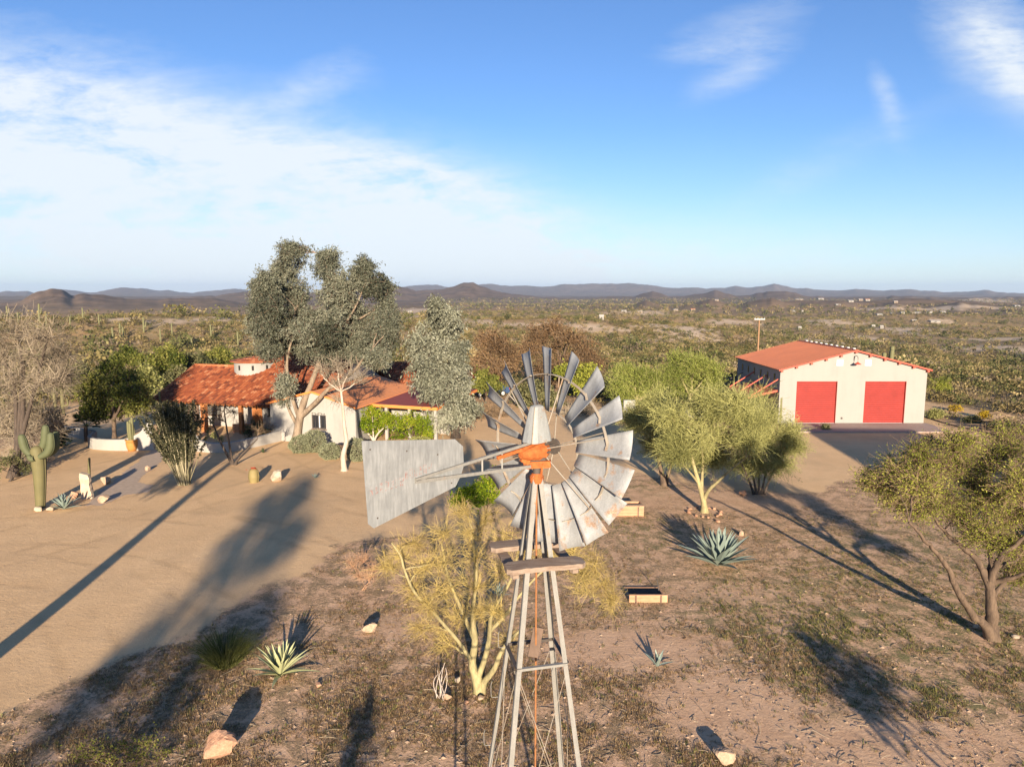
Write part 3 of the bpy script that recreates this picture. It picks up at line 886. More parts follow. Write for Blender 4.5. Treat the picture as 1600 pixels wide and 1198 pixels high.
for a, b, zb in ((X0, D1[0], 0), (D1[0], D1[1], dz1), (D1[1], XR, 0), (XR, D2[0], 0), (D2[0], D2[1], dz1), (D2[1], X1, 0)):
    g.prism([(a, Y0, zb), (b, Y0, zb), (b, Y0, zroof(b) - .04), (a, Y0, zroof(a) - .04)], (0, t_, 0))
g.prism([(X0, Y1, 0), (X1, Y1, 0), (X1, Y1, ZE - .04), (XR, Y1, ZR - .04), (X0, Y1, ZE - .04)], (0, -t_, 0))
for xa in (X0, X1 - t_):
    g.box(xa, xa + t_, Y0 + t_ + .002, Y1 - t_ - .002, 0, ZE - .06)
g.build('wall', M_CREAM, barn)


def roof_plane(xe, ze, xr, zr, y0, y1, seams, th=.05):
    g = Geo()
    g.prism([(xe, y0, ze), (xe, y1, ze), (xr, y1, zr), (xr, y0, zr)], (0, 0, th))
    d = np.array([xr - xe, 0, zr - ze]); n_ = int((y1 - y0) / seams)
    for i in range(n_ + 1):
        yy_ = y0 + .02 + i * (y1 - y0 - .04) / n_
        g.beam((xe, yy_, ze + th + .012), (xr, yy_, zr + th + .012), .03, .03)
    return g


sl1 = (ZR - ZE) / (XR - X0); sl2 = (ZR - ZE) / (X1 - XR)
roofo = roof_plane(X0 - .25, ZE - .25 * sl1, XR, ZR, Y0 - .3, Y1 + .3, .42).build('roof', M_BROOF, barn)
roof_plane(X1 + .25, ZE - .25 * sl2, XR + .002, ZR, Y0 - .3, Y1 + .3, .42).build('roof', M_BROOF, barn)
g = Geo(); g.prism([(XR - .22, Y0 - .32, ZR + .03), (XR, Y0 - .32, ZR + .115), (XR + .22, Y0 - .32, ZR + .03)], (0, Y1 - Y0 + .64, 0)); g.build('ridge_cap', M_BROOF, barn)
for i in range(10):                       # white translucent closure strips seen along the far slope
    yy_ = Y0 + .9 + i * 1.12
    g = Geo(); g.box(XR + .28, XR + .50, yy_, yy_ + .34, ZR - .05, ZR + .13); g.build('roof_vent', M_WHITE, barn)
for i in range(11):                       # purlin ends under the gable verge
    x = X0 + .05 + i * (X1 - X0 - .1) / 10
    Geo().box(x - .09, x + .09, Y0 - .28, Y0 - .003, zroof(x) - .24, zroof(x) - .07).build('purlin_end', M_REDD, barn)
g = Geo()
for a, b in (((X0 - .25, ZE - .25 * sl1), (XR, ZR)), ((X1 + .25, ZE - .25 * sl2), (XR, ZR))):
    g.beam((a[0], Y0 - .31, a[1] + .0), (b[0], Y0 - .31, b[1] + .0), .02, .13, up=(0, 0, 1))
g.build('verge_trim', M_REDD, barn)
for (a, b), lb in ((D1, None), (D2, None)):
    g = Geo(); n_ = 22
    prof = []
    for i in range(n_ * 4 + 1):
        z = dz0 + .06 + (dz1 - dz0 - .06) * i / (n_ * 4); k = i % 4
        prof.append((Y0 + .16 + (.035 if k in (0,) else (.012 if k == 3 else 0)), z))
    P = np.array([[(a + .02, y, z), (b - .02, y, z)] for y, z in prof]); g.grid(P)
    d = g.build('door', M_RED, barn)
    Geo().box(a + .02, b - .02, Y0 + .13, Y0 + .2, dz0, dz0 + .07).build('bottom_bar', M_WHITE, d)
    g = Geo(); g.box(a - .0, a + .02, Y0 + .02, Y0 + .24, dz0, dz1); g.box(b - .02, b, Y0 + .02, Y0 + .24, dz0, dz1); g.box(a + .02, b - .02, Y0 + .02, Y0 + .24, dz1 - .02, dz1)
    g.build('door_frame', M_REDD, d)
for xv, mt in ((29.05, M_WHITE), (31.55, M_WHITE)):
    g = Geo(); g.box(xv - .30, xv + .30, Y0 - .05, Y0 - .003, 5.25, 5.80)
    v = g.build('gable_vent', M_WHITE, barn)
    g = Geo()
    for i in range(6): g.box(xv - .25, xv + .25, Y0 - .065, Y0 - .052, 5.30 + i * .08, 5.345 + i * .08)
    g.build('louvre', plain('pale_louvre', (.62, .63, .62), .6), v)
g = Geo()
tt = np.linspace(0, math.pi, 12)
arc = [(XR, Y0 - .02, 5.55)] + [(XR, Y0 - .32 + .3 * math.cos(t) * 1.0, 5.95 + .22 * math.sin(t)) for t in tt] + [(XR, Y0 - .62, 5.62)]
g.tubes(np.array(arc), .025, 8); lamp = g.build('gooseneck_lamp', M_DARKIRON, barn, True)
Geo().lathe([(.03, 5.66), (.09, 5.60), (.28, 5.47), (.30, 5.44), (.27, 5.46), (.05, 5.57)], (XR, Y0 - .62, 0), 18).build('lamp_shade', M_REDD, lamp)
Geo().box(28.1 + 1.35, 28.1 + 1.5, Y0 - .04, Y0 - .003, .45, .62).build('outlet_box', M_DARKIRON, barn)
for i in range(6):
    y = Y0 + 1.3 + i * 1.75
    g = Geo(); g.box(X0 - .03, X0 + .02, y - .16, y + .16, 3.75, 4.4); f_ = g.build('window', M_DARKIRON, barn)
    Geo().box(X0 - .036, X0 - .031, y - .13, y + .13, 3.79, 4.36).build('pane', M_GLASS, f_)
aw = Geo()
aw.prism([(X0 - .005, Y0 + .4, 3.0), (X0 - .005, Y0 + 6.6, 3.0), (X0 - 2.7, Y0 + 6.6, 2.35), (X0 - 2.7, Y0 + .4, 2.35)], (0, 0, .05))
awn = aw.build('awning', M_BROOF, barn)
for y in (Y0 + .42, Y0 + 3.4, Y0 + 6.5):
    g = Geo()
    g.beam((X0 - .02, y, 4.0), (X0 - 2.4, y, 2.5), .10, .10)
    g.beam((X0 - .02, y, 2.93), (X0 - 2.72, y, 2.28), .10, .13)
    g.build('strut', M_REDD, awn)
for y in (Y0 + 7.6, Y0 + 9.8):
    Geo().beam((X0 - .02, y, 3.5), (X0 - 1.3, y, 2.9), .07, .07).build('wall_bracket', M_DARKIRON, barn)
sb = Geo().box(X0 + .02, X1 + .25, 57.1, Y0 - .004, -.2, .10); slab = sb.build('concrete_apron', M_SLAB); struct(slab)
# low white walls and gate piers left of the barn
M_STUC = stucco_mat('white_stucco', (.32, .30, .27), .10)


def wallrun(name, px, Hs, th, label, Ycorr=None, mat=None, parent=None):
    pts = [gp(*p) for p in px]
    return ribbon(name, pts, Hs, th, label, mat, parent)


def ribbon(name, pts, Hs, th, label, mat=None, parent=None, cat='wall', sub=6):
    pts = np.asarray(pts, float); n = len(pts)
    # smooth
    tt = np.arange(n); T = np.linspace(0, n - 1, (n - 1) * sub + 1)
    X = np.interp(T, tt, pts[:, 0]); Y = np.interp(T, tt, pts[:, 1]); Z = np.interp(T, tt, Hs)
    k = np.array([.25, .5, .25])
    for _ in range(3):
        for A in (X, Y, Z):
            A[1:-1] = np.convolve(A, k, 'valid')
    P = np.stack([X, Y], 1); tg = unit(np.gradient(P, axis=0)); nr = np.stack([-tg[:, 1], tg[:, 0]], 1) * th / 2
    L, R_ = P - nr, P + nr
    rows = []
    for i in range(len(P)):
        rows.append([(*L[i], -.1), (*L[i], Z[i] - .03), (*(L[i] + nr[i] * .25), Z[i]), (*(R_[i] - nr[i] * .25), Z[i]), (*R_[i], Z[i] - .03), (*R_[i], -.1)])
    rows = np.array(rows); g = Geo(); g.grid(rows)
    for e in (0, -1):
        v = rows[e]; g.add(v, t=[(0, i, i + 1) for i in range(1, 5)])
    o = g.build(name, mat or M_STUC, parent)
    if label: tag(o, label, cat)
    return o


g = Geo(); g.box(10.15, 11.2, 62.0, 62.35, -.05, 2.0); single(g, 'gate_pier', M_STUC, 'square white stucco pier standing behind the windmill wheel', 'pier', (10.7, 62, 0))
wallrun('garden_wall', [(1040, 650), (1080, 652), (1120, 650), (1172, 650)], [.5, .8, .9, 1.5], .3, 'low white garden wall half hidden behind the palo verde thicket')
g = Geo(); g.box(21.6, 22.1, 60.6, 61.0, -.05, 2.0); single(g, 'gate_pier', M_STUC, 'slim white gate post beside the left corner of the barn', 'pier', (21.8, 60.8, 0))

# ================================================================== HOUSE
O_ = np.array([-30.2, 58.7]); HE = np.array([.963, -.27]); HN = np.array([.27, .963])


def hw(u, v, z=0.):
    q = O_ + HE * u + HN * v
    return np.array([q[0], q[1], z])


house = thing('house', 'low white hacienda with red tiled roof and small round turret', 'house', hw(12, 3))


def tile_mat():
    m = NT('clay_roof_tile')
    r = m.attr('rnd')
    c = m.ramp(r, [(0, (.11, .03, .016)), (.35, (.26, .065, .024)), (.7, (.37, .11, .04)), (1, (.48, .21, .10))])
    n1 = m.noise(m.pos(), .7, 4); n2 = m.noise(m.pos(), 20, 3)
    c2 = m.mix(m.math('MULTIPLY', n2, .35), c, (.24, .09, .05))
    return m.bsdf(c2, .8, bump=n2, bs=.2, bd=.01, spec=.2)


M_TILE = tile_mat()
rt = np.random.default_rng(5)


def tiles(g, a, b, c, d, cw=.27, rh=.40):
    """clay barrel tiles from the eave a-b up to the ridge d-c"""
    a, b, c, d = [np.asarray(q, float) for q in (a, b, c, d)]
    nu = max(2, int(max(np.linalg.norm(b - a), np.linalg.norm(c - d)) / cw)); nv = max(2, int(np.linalg.norm((c + d) / 2 - (a + b) / 2) / rh))
    nrm = unit(np.cross(b - a, d - a))
    if nrm[2] < 0: nrm = -nrm
    sub = 4
    S = np.linspace(0, 1, nu * sub + 1)
    h = np.abs(np.cos(math.pi * S * nu)) ** .8 * .075
    for j in range(nv):
        rows = []
        for v, lift in ((j / nv, .055), ((j + 1.06) / nv, .0)):
            v = min(v, 1)
            e0 = a + (d - a) * v; e1 = b + (c - b) * v
            rows.append(e0 + np.outer(S, e1 - e0) + nrm * (h + lift)[:, None])
        r = np.repeat(np.clip(rt.normal(.45, .3, nu), 0, 1), sub)
        g.grid(np.array(rows), r=r)
        low = rows[0]                     # front lip of the row, coloured dark as a shadow line
        g.grid(np.array([low - nrm * (.05 + h[:, None] * .5), low]), r=.15)
    g.add([a - nrm * .04, b - nrm * .04, c - nrm * .04, d - nrm * .04], [(0, 1, 2, 3)], r=.1)
    return g


def zr(v): return 2.69 + .46 * v


g = Geo()
tiles(g, hw(-.5, -.35, zr(-.35)), hw(7.6, -.35, zr(-.35)), hw(7.6, 5, zr(5)), hw(-.5, 5, zr(5)))
tiles(g, hw(7.6, 10.3, zr(-.3)), hw(-.5, 10.3, zr(-.3)), hw(-.5, 5, zr(5)), hw(7.6, 5, zr(5)))
tiles(g, hw(7.6, -.35, zr(-.35)), hw(11.75, -.35, zr(-.35)), hw(11.75, 7.2, zr(7.2)), hw(7.6, 7.2, zr(7.2)))
tiles(g, hw(11.75, 1.2, zr(1.2)), hw(15.2, 3.0, zr(3.0)), hw(15.2, 7.2, zr(7.2)), hw(11.75, 7.2, zr(7.2)))
tiles(g, hw(15.2, 14.4, zr(0)), hw(7.6, 14.4, zr(0)), hw(7.6, 7.2, zr(7.2)), hw(15.2, 7.2, zr(7.2)))
hroof = g.build('roof', M_TILE, house)
cap = Geo()
for (a, b) in ((hw(-.5, 5, zr(5) + .07), hw(6, 5, zr(5) + .07)), (hw(7.6, 7.2, zr(7.2) + .07), hw(15.2, 7.2, zr(7.2) + .07)), (hw(-.5, -.3, zr(-.3) + .1), hw(-.5, 5, zr(5) + .07)), (hw(7.6, 5, zr(5) + .07), hw(7.6, 7.2, zr(7.2) + .07))):
    n_ = int(np.linalg.norm(b - a) / .4)
    for i in range(n_):
        s0, s1 = i / n_, (i + 1.1) / n_
        cap.tubes(np.array([a + (b - a) * s0, a + (b - a) * s1]), np.array([[.13, .11]]), 8, r=float(np.clip(rt.normal(.72, .2), 0, 1)))
cap.build('ridge_tile', M_TILE, hroof)
# right wing E behind, gable along u
g = Geo()
tiles(g, hw(15.3, 10.9, 3.05), hw(22.4, 10.9, 3.05), hw(22.4, 14.5, 4.85), hw(15.3, 14.5, 4.85))
tiles(g, hw(22.4, 18, 3.05), hw(15.3, 18, 3.05), hw(15.3, 14.5, 4.85), hw(22.4, 14.5, 4.85))
g.build('roof', M_TILE, house)
M_OROOF = plain('orange_roof_sheet', (.66, .255, .10), .75, var=.2, scale=2.5)
M_DRED = plain('dark_red_roof_coating', (.27, .065, .05), .75, var=.12, scale=1.2)
M_FASC = plain('orange_fascia', (.60, .20, .05), .6, var=.15)
M_OWOOD = wood_mat('orange_stained_timber', (.24, .085, .03), (.44, .17, .06), 0)
# wing C: gable facing the yard
UC0, UC1, UA, VF, ZC, ZA_ = 11.8, 19.3, 15.7, -1.4, 3.0, 4.05
g = Geo()
for u0, z0, u1, z1 in ((UC0 - .2, ZC - .05, UA, ZA_), (UA, ZA_, UC1 + .3, ZC - .08)):
    g.prism([hw(u0, VF - .25, z0), hw(u1, VF - .25, z1), hw(u1, 9.5, z1), hw(u0, 9.5, z0)], (0, 0, .09))
wr = g.build('roof', M_OROOF, house)
g = Geo()
for u0, z0, u1, z1 in ((UC0 - .2, ZC - .05, UA, ZA_), (UA, ZA_, UC1 + .3, ZC - .08)):
    g.beam(hw(u0, VF - .27, z0 + .03), hw(u1, VF - .27, z1 + .03), .03, .15)
g.build('verge_trim', M_FASC, wr)
g = Geo()
wu0, wu1, wz0, wz1 = 15.5, 16.75, 1.15, 2.25
hn3 = np.array([*HN, 0.])


def zc(u): return (ZC + (ZA_ - ZC) * (u - UC0) / (UA - UC0) if u < UA else ZA_ + (ZC - ZA_) * (u - UA) / (UC1 - UA)) - .02


for u0, u1, za, zb in ((UC0, wu0, None, 0), (wu0, UA, wz1, 0), (UA, wu1, wz1, 0), (wu0, wu1, None, 1), (wu1, UC1, None, 0)):
    if zb == 1:
        g.prism([hw(u0, VF, 0), hw(u1, VF, 0), hw(u1, VF, wz0), hw(u0, VF, wz0)], hn3 * .3)
    else:
        z_lo = za or 0
        g.prism([hw(u0, VF, z_lo), hw(u1, VF, z_lo), hw(u1, VF, zc(u1)), hw(u0, VF, zc(u0))], hn3 * .3)
for uu in (UC0, UC1 - .3):
    g.prism([hw(uu, VF + .302, 0), hw(uu + .3, VF + .302, 0), hw(uu + .3, VF + .302, ZC - .1), hw(uu, VF + .302, ZC - .1)], hn3 * 9)
# main block walls (set back behind the porch), gable end, back
g.prism([hw(.2, 2.6, 0), hw(11.8, 2.6, 0), hw(11.8, 2.6, 3.6), hw(.2, 2.6, 3.6)], hn3 * .3)
g.prism([hw(-.1, 2.9, 0), hw(-.1, 9.9, 0), hw(-.1, 9.9, 2.7), hw(-.1, 5, zr(5) - .1), hw(-.1, 2.9, zr(2.9) - .1)], np.array([*HE, 0]) * .3)
g.prism([hw(7.62, 5.1, 4.6), hw(7.62, 9.6, 4.6), hw(7.62, 7.2, zr(7.2) - .1)], np.array([*HE, 0]) * .25)
g.prism([hw(14.95, .6, 2.7), hw(14.95, 13.8, 2.7), hw(14.95, 7.2, zr(7.2) - .1)], np.array([*HE, 0]) * -.25)
g.prism([hw(.2, 9.6, 0), hw(15.2, 9.6, 0), hw(15.2, 9.6, 2.6), hw(.2, 9.6, 2.6)], hn3 * .3)
g.prism([hw(15.3, 11.4, 0), hw(22.1, 11.4, 0), hw(22.1, 11.4, 3.1), hw(15.3, 11.4, 3.1)], hn3 * .3)
g.prism([hw(22.1, 11.7, 0), hw(22.1, 17.6, 0), hw(22.1, 17.6, 3.0), hw(22.1, 14.5, 4.75), hw(22.1, 11.7, 3.2)], np.array([*HE, 0]) * -.3)
g.build('wall', M_STUC, house)


def hwindow(u0, u1, z0, z1, v, mull=1, name='window', sill=True, mf=None):
    fm = mf or M_DARKIRON
    g = Geo(); fw = .07
    for a, b, c, d in ((u0, u1, z0, z0 + fw), (u0, u1, z1 - fw, z1), (u0, u0 + fw, z0 + fw, z1 - fw), (u1 - fw, u1, z0 + fw, z1 - fw)):
        g.prism([hw(a, v, c), hw(b, v, c), hw(b, v, d), hw(a, v, d)], hn3 * .1)
    w_ = g.build(name, fm, house)
    for k in range(mull):
        um = u0 + (u1 - u0) * (k + 1) / (mull + 1)
        Geo().prism([hw(um - .045, v + .01, z0 + fw), hw(um + .045, v + .01, z0 + fw), hw(um + .045, v + .01, z1 - fw), hw(um - .045, v + .01, z1 - fw)], hn3 * .06).build('mullion', M_WHITE, w_)
    Geo().prism([hw(u0 + .02, v + .05, z0 + .02), hw(u1 - .02, v + .05, z0 + .02), hw(u1 - .02, v + .05, z1 - .02), hw(u0 + .02, v + .05, z1 - .02)], hn3 * .02).build('pane', M_GLASS, w_)
    if sill:
        Geo().prism([hw(u0 - .08, v - .09, z0 - .08), hw(u1 + .08, v - .09, z0 - .08), hw(u1 + .08, v - .09, z0 - .003), hw(u0 - .08, v - .09, z0 - .003)], hn3 * .15).build('sill', M_DARKW, w_)
    return w_


hwindow(wu0, wu1, wz0, wz1, VF + .08, 1)
# iron scroll over the window
g = Geo(); s_ = np.linspace(0, 1, 13)
g.tubes(np.array([hw(wu0 + .05 + (wu1 - wu0 - .1) * t, VF - .06, wz1 + .12 + .05 * math.sin(t * math.pi * 4)) for t in s_]), .018, 5)
for k in range(5):
    um = wu0 + .1 + k * (wu1 - wu0 - .2) / 4; g.tubes(np.array([hw(um, VF - .06, wz0 + .05), hw(um, VF - .06, (wz0 + wz1) / 2), hw(um, VF - .06, wz1 + .2)]), .011, 5)
g.build('window_grille', M_DARKIRON, house)
hwindow(8.8, 9.6, 1.15, 2.2, 2.55, 0)
hwindow(10.1, 11.3, 1.0, 2.3, 2.55, 1)
hwindow(2.2, 4.0, .95, 2.25, 2.55, 1)
g = Geo(); g.prism([hw(.5, 2.59, .05), hw(1.7, 2.59, .05), hw(1.7, 2.59, 2.3), hw(.5, 2.59, 2.3)], -hn3 * .04); dr = g.build('door', M_DARKW, house)
g = Geo(); g.prism([hw(7.2, 2.59, .05), hw(8.2, 2.59, .05), hw(8.2, 2.59, 2.25), hw(7.2, 2.59, 2.25)], -hn3 * .05); dr = g.build('door', M_OWOOD, house)
Geo().lathe([(0, 0), (.04, .0), (.04, .05), (0, .05)], hw(8.05, 2.5, 1.05), 8).build('handle', M_DARKIRON, dr)


def hpost(u, v, w2, zt, mat, name='porch_post'):
    g = Geo(); g.prism([hw(u - w2, v - w2, 0), hw(u + w2, v - w2, 0), hw(u + w2, v + w2, 0), hw(u - w2, v + w2, 0)], (0, 0, zt)); return g.build(name, mat, house)


hpost(.05, .15, .17, 2.36, M_STUC); hpost(4.25, .15, .2, 2.36, M_OWOOD); hpost(7.9, .15, .15, 2.36, M_OWOOD); hpost(11.55, .1, .14, 2.36, M_OWOOD)
g = Geo(); g.prism([hw(-.3, .05, 2.36), hw(11.8, .05, 2.36), hw(11.8, .05, 2.6), hw(-.3, .05, 2.6)], hn3 * .22); g.build('porch_beam', M_OWOOD, house)
for k in range(22):
    u = 0 + k * .55
    Geo().beam(hw(u, -.34, zr(-.34) - .13), hw(u, 2.5, zr(2.5) - .13), .09, .12).build('rafter', M_OWOOD, house)
# turret
tc = hw(5.7, 5.45)
g = Geo(); g.lathe([(1.85, 3.4), (1.85, 5.62), (1.7, 5.62)], tc, 32); tur = g.build('turret', M_STUC, house, True)
g = Geo()
for j in range(4):
    r0, r1 = 2.2 - j * .55, 2.2 - (j + 1.04) * .55; z0 = 5.60 + j * .10; z1 = z0 + .10
    g.lathe([(r0, z0 - .03), (r0, z0 + .05), (max(r1, .01), z1 + .01)], tc, 40, r=np.tile(np.clip(rt.normal(.62, .22, 40), 0, 1), 2))
g.build('turret_roof', M_TILE, tur)
for dx in (-28, 12, 50):
    a = -math.pi / 2 + rad(dx)
    p = tc + np.array([math.cos(a), math.sin(a), 0]) * 1.83; q = tc + np.array([math.cos(a), math.sin(a), 0]) * 1.87
    Geo().beam(p + EZ * 5.08, q + EZ * 5.08, .19, .42).build('slit_window', M_DARK, tur)
# carport D: flat dark red roof
g = Geo(); g.prism([hw(18.9, 1.0, 2.86), hw(25.0, 1.0, 2.80), hw(25.0, 10.8, 2.92), hw(18.9, 10.8, 2.95)], (0, 0, .05)); cr = g.build('carport_roof', M_DRED, house)
g = Geo(); g.beam(hw(18.9, .98, 2.80), hw(25.02, .98, 2.74), .06, .24); g.beam(hw(25.03, .98, 2.74), hw(25.03, 10.8, 2.86), .06, .24); g.build('fascia', M_FASC, cr)
g = Geo(); g.beam(hw(17.5, 10.75, 3.0), hw(22.4, 10.75, 3.0), .14, .12); g.build('white_trim', M_WHITE, house)
for u in (20.6, 22.6, 24.8): hpost(u, 1.3, .11, 2.76, M_STUC)
g = Geo()
for k in range(9): g.beam(hw(19.2 + k * .7, 1.05, 2.74), hw(19.2 + k * .7, 10.5, 2.80), .07, .14)
g.build('rafter', M_OWOOD, house)
g = Geo(); g.prism([hw(19.3, 4.6, 0), hw(24.6, 4.6, 0), hw(24.6, 4.6, 2.5), hw(19.3, 4.6, 2.5)], hn3 * .25); g.build('wall', M_STUC, house)
# a flat utility box on the far roof
g = Geo(); q = hw(14.0, 8.6); g.box(q[0] - .8, q[0] + .8, q[1] - .5, q[1] + .5, 4.9, 6.1); g.build('roof_cooler', plain('pale_blue_grey_sheet', (.45, .5, .55), .5), house)
# courtyard walls
wallrun('courtyard_wall', [(100, 681), (118, 683), (146, 688), (150, 690), (140, 697), (146, 701), (170, 703), (198, 703.5), (222, 703), (231, 702.5), (241, 702)], [.85, .85, .85, .85, .85, .82, .82, .85, 1.35, 2.05, 2.1], .3, 'low curving white courtyard wall left of the entrance, rising to its gate')
wallrun('courtyard_wall', [(289, 703), (299, 703), (310, 704.5), (330, 706.5), (352, 706.5), (378, 702), (402, 697), (425, 691.5), (452, 685)], [2.1, 1.7, .85, .72, .72, .72, .75, .8, .95], .3, 'low curving white courtyard wall between the entrance and the big eucalyptus')
M_BRICK = plain('terracotta_block', (.42, .2, .1), .85, var=.3, scale=5)
g = Geo(); q = gp(382, 676)
for i in range(7):
    for j in range(3):
        g.box(q[0] - 1.0 + i * .3 + .01, q[0] - .71 + i * .3, q[1], q[1] + .3, j * .24 + .005, j * .24 + .235)
single(g, 'brick_planter', M_BRICK, 'terracotta block planter inside the courtyard below the porch', 'planter', q)


# ---- vehicles in front of the carport
def make_car(name, label, loc, rz, body, L=4.5, Wd=1.8):
    c, s = math.cos(rz), math.sin(rz)
    def f(x, y, z): return np.array([loc[0] + c * x - s * y, loc[1] + s * x + c * y, loc[2] + z])
    root = thing(name, label, 'car', loc)
    prof = [(-L / 2, .42), (-L / 2 + .05, .78), (-L / 2 + .5, .92), (-.95, .98), (-.25, 1.42), (1.15, 1.44), (1.9, 1.0), (L / 2 - .05, .95), (L / 2, .5), (L / 2 - .1, .3), (-L / 2 + .1, .3)]
    ws = [.82, .86, .9, .92, .74, .74, .9, .86, .86, .82, .8]
    g = Geo(); n_ = len(prof)
    V = [f(x, -Wd / 2 * w_, z) for (x, z), w_ in zip(prof, ws)] + [f(x, Wd / 2 * w_, z) for (x, z), w_ in zip(prof, ws)]
    g.add(V, [(i, (i + 1) % n_, n_ + (i + 1) % n_, n_ + i) for i in range(n_)], [(0, i, i + 1) for i in range(1, n_ - 1)] + [(n_, n_ + i + 1, n_ + i) for i in range(1, n_ - 1)])
    g.build('body', body, root)
    for (xa, za), (xb, zb), k in (((-.93, 1.0), (-.27, 1.4), .70), ((1.17, 1.42), (1.86, 1.03), .68)):
        e = .012
        g = Geo(); g.add([f(xa - e, -Wd / 2 * k, za + e), f(xa - e, Wd / 2 * k, za + e), f(xb - e, Wd / 2 * k * .95, zb + e), f(xb - e, -Wd / 2 * k * .95, zb + e)], [(0, 1, 2, 3)]); g.build('windscreen', M_GLASS, root)
    for sy in (-1, 1):
        g = Geo(); g.add([f(-.75, sy * (Wd / 2 * .925), 1.0), f(1.65, sy * (Wd / 2 * .925), 1.02), f(1.05, sy * (Wd / 2 * .765), 1.38), f(-.2, sy * (Wd / 2 * .765), 1.37)], [(0, 1, 2, 3)]); g.build('side_window', M_GLASS, root)
        for x in (-1.4, 1.4):
            g = Geo(); p = [f(x, sy * (Wd / 2 - .2), .33), f(x, sy * (Wd / 2 - .1), .33), f(x, sy * (Wd / 2 + .01), .33)]; g.tubes(np.array(p), .33, 18, cap=True); wh = g.build('wheel', M_DARK, root)
            g = Geo(); p = [f(x, sy * (Wd / 2 + .01), .33), f(x, sy * (Wd / 2 + .015), .33), f(x, sy * (Wd / 2 + .02), .33)]; g.tubes(np.array(p), .2, 14, cap=True); g.build('rim', M_WHITE, wh)
        g = Geo(); g.beam(f(-L / 2 + .0, sy * .58, .70), f(-L / 2 + .1, sy * .58, .72), .3, .16); g.build('headlight', M_WHITE, root)
        g = Geo(); g.beam(f(L / 2 - .08, sy * .62, .80), f(L / 2 + .01, sy * .62, .80), .3, .16); g.build('tail_light', plain('red_lens', (.55, .03, .02), .3), root)
    return root


q = gp(708, 672)
make_car('parked_car', 'white car parked under the silver eucalyptus beside the carport', q + np.array([-.3, 1.2, 0]), rad(-112), plain('white_car_paint', (.75, .76, .78), .25, var=.03, spec=.6, bump=0))
q = gp(764, 618)
make_car('parked_car', 'dark blue car parked among the trees behind the windmill', q, rad(20), plain('dark_blue_car_paint', (.04, .07, .14), .2, var=.1, spec=.6, bump=0))

# ---- raised timber boxes in the yard
M_BOXW = wood_mat('reddish_timber', (.30, .15, .085), (.52, .32, .19), 0)


def timber_box(label, cx, y0, wd, dp, h, capb):
    r = thing('raised_bed', label, 'raised bed', (cx, y0, 0))
    g = Geo(); t2 = .09
    n_ = max(1, round(h / .2))
    for j in range(n_):
        z0, z1 = j * h / n_ + .004, (j + 1) * h / n_ - .004
        g.box(cx - wd / 2, cx + wd / 2, y0, y0 + t2, z0, z1, r=.4)
        if not capb and j: continue
        if not capb: z1 = .06
        g.box(cx - wd / 2, cx + wd / 2, y0 + dp - t2, y0 + dp, z0, z1)
        g.box(cx - wd / 2, cx - wd / 2 + t2, y0 + t2 + .002, y0 + dp - t2 - .002, z0, z1); g.box(cx + wd / 2 - t2, cx + wd / 2, y0 + t2 + .002, y0 + dp - t2 - .002, z0, z1)
    g.build('side_board', M_BOXW, r)
    Geo().box(cx - wd / 2 + t2, cx + wd / 2 - t2, y0 + t2, y0 + dp - t2, .0, .05).build('soil', plain('shade_dark_soil', (.06, .045, .035), .95), r)  # in the open bed this dark sheet stands for the front plank's shadow
    for sx in (-.33, .33):
        Geo().box(cx + wd * sx - .03, cx + wd * sx + .03, y0 - .03, y0 - .002, 0, h - .02).build('stake', M_DARKW, r)
    if capb:
        g = Geo()
        for k in range(14):
            x = cx - wd / 2 + (k + .5) * wd / 14; g.box(x - wd / 30, x + wd / 30, y0 - .05, y0 + .30, h + .003, h + .035)
        g.build('cap_board', wood_mat('pale_cap_board', (.36, .22, .13), (.62, .42, .27), 1), r)
    return r


q = gp(1013, 941); timber_box('reddish timber bed with upright front plank and floor coloured dark as its shadow behind the tower', q[0], q[1], 1.45, 1.3, .30, False)
q = gp(980, 806); timber_box('reddish timber box with slatted cap by the edge of the gravel drive', q[0], q[1], 1.75, 1.0, .52, True)
g = Geo(); q = gp(1030, 928); g.tubes(np.array([q, q + [-.03, .1, .3], q + [-.08, .15, .55]]), .02, 6); single(g, 'stake', M_DARKIRON, 'short dark metal stake in the dirt right of the raised bed', 'stake', q)

# ---- power pole
M_POLE = bark_mat('pole_timber', (.20, .11, .06), (.36, .21, .11), 8)
pq = at(1184, 552, 150.); zg = float(terrain_z(pq[0], pq[1])); pt = at(1184, 497, 150.)
pole = thing('power_pole', 'brown wooden power pole with white crossarm rising behind the barn roof', 'power pole', (pq[0], pq[1], zg))
g = Geo(); b_ = np.array([pq[0], pq[1], zg - .5]); t3 = np.array([pq[0], pq[1], pt[2] - .1]); s = np.linspace(0, 1, 6)[:, None]
g.tubes(b_ * (1 - s) + t3 * s, np.linspace(.22, .16, 6), 10, cap=True); g.build('post', M_POLE, pole)
g = Geo(); g.beam(t3 + [-1.15, -.2, -.15], t3 + [1.15, -.2, -.15], .14, .18); ca = g.build('crossarm', M_WHITE, pole)
for x in (-1.0, -.4, .45, 1.0): Geo().lathe([(.0, 0), (.08, 0), (.09, .1), (.05, .2), (0, .22)], t3 + [x, -.2, -.05], 8).build('insulator', M_WHITE, ca)
for x in (-1.0, 1.0):
    a = t3 + [x, -.2, .15]; b2 = a + np.array([62, 28, -1.0]); s = np.linspace(0, 1, 20)[:, None]
    Geo().tubes(a * (1 - s) + b2 * s - np.array([0, 0, 2.2]) * (4 * s * (1 - s)), .012, 4).build('wire', M_DARKIRON, pole)
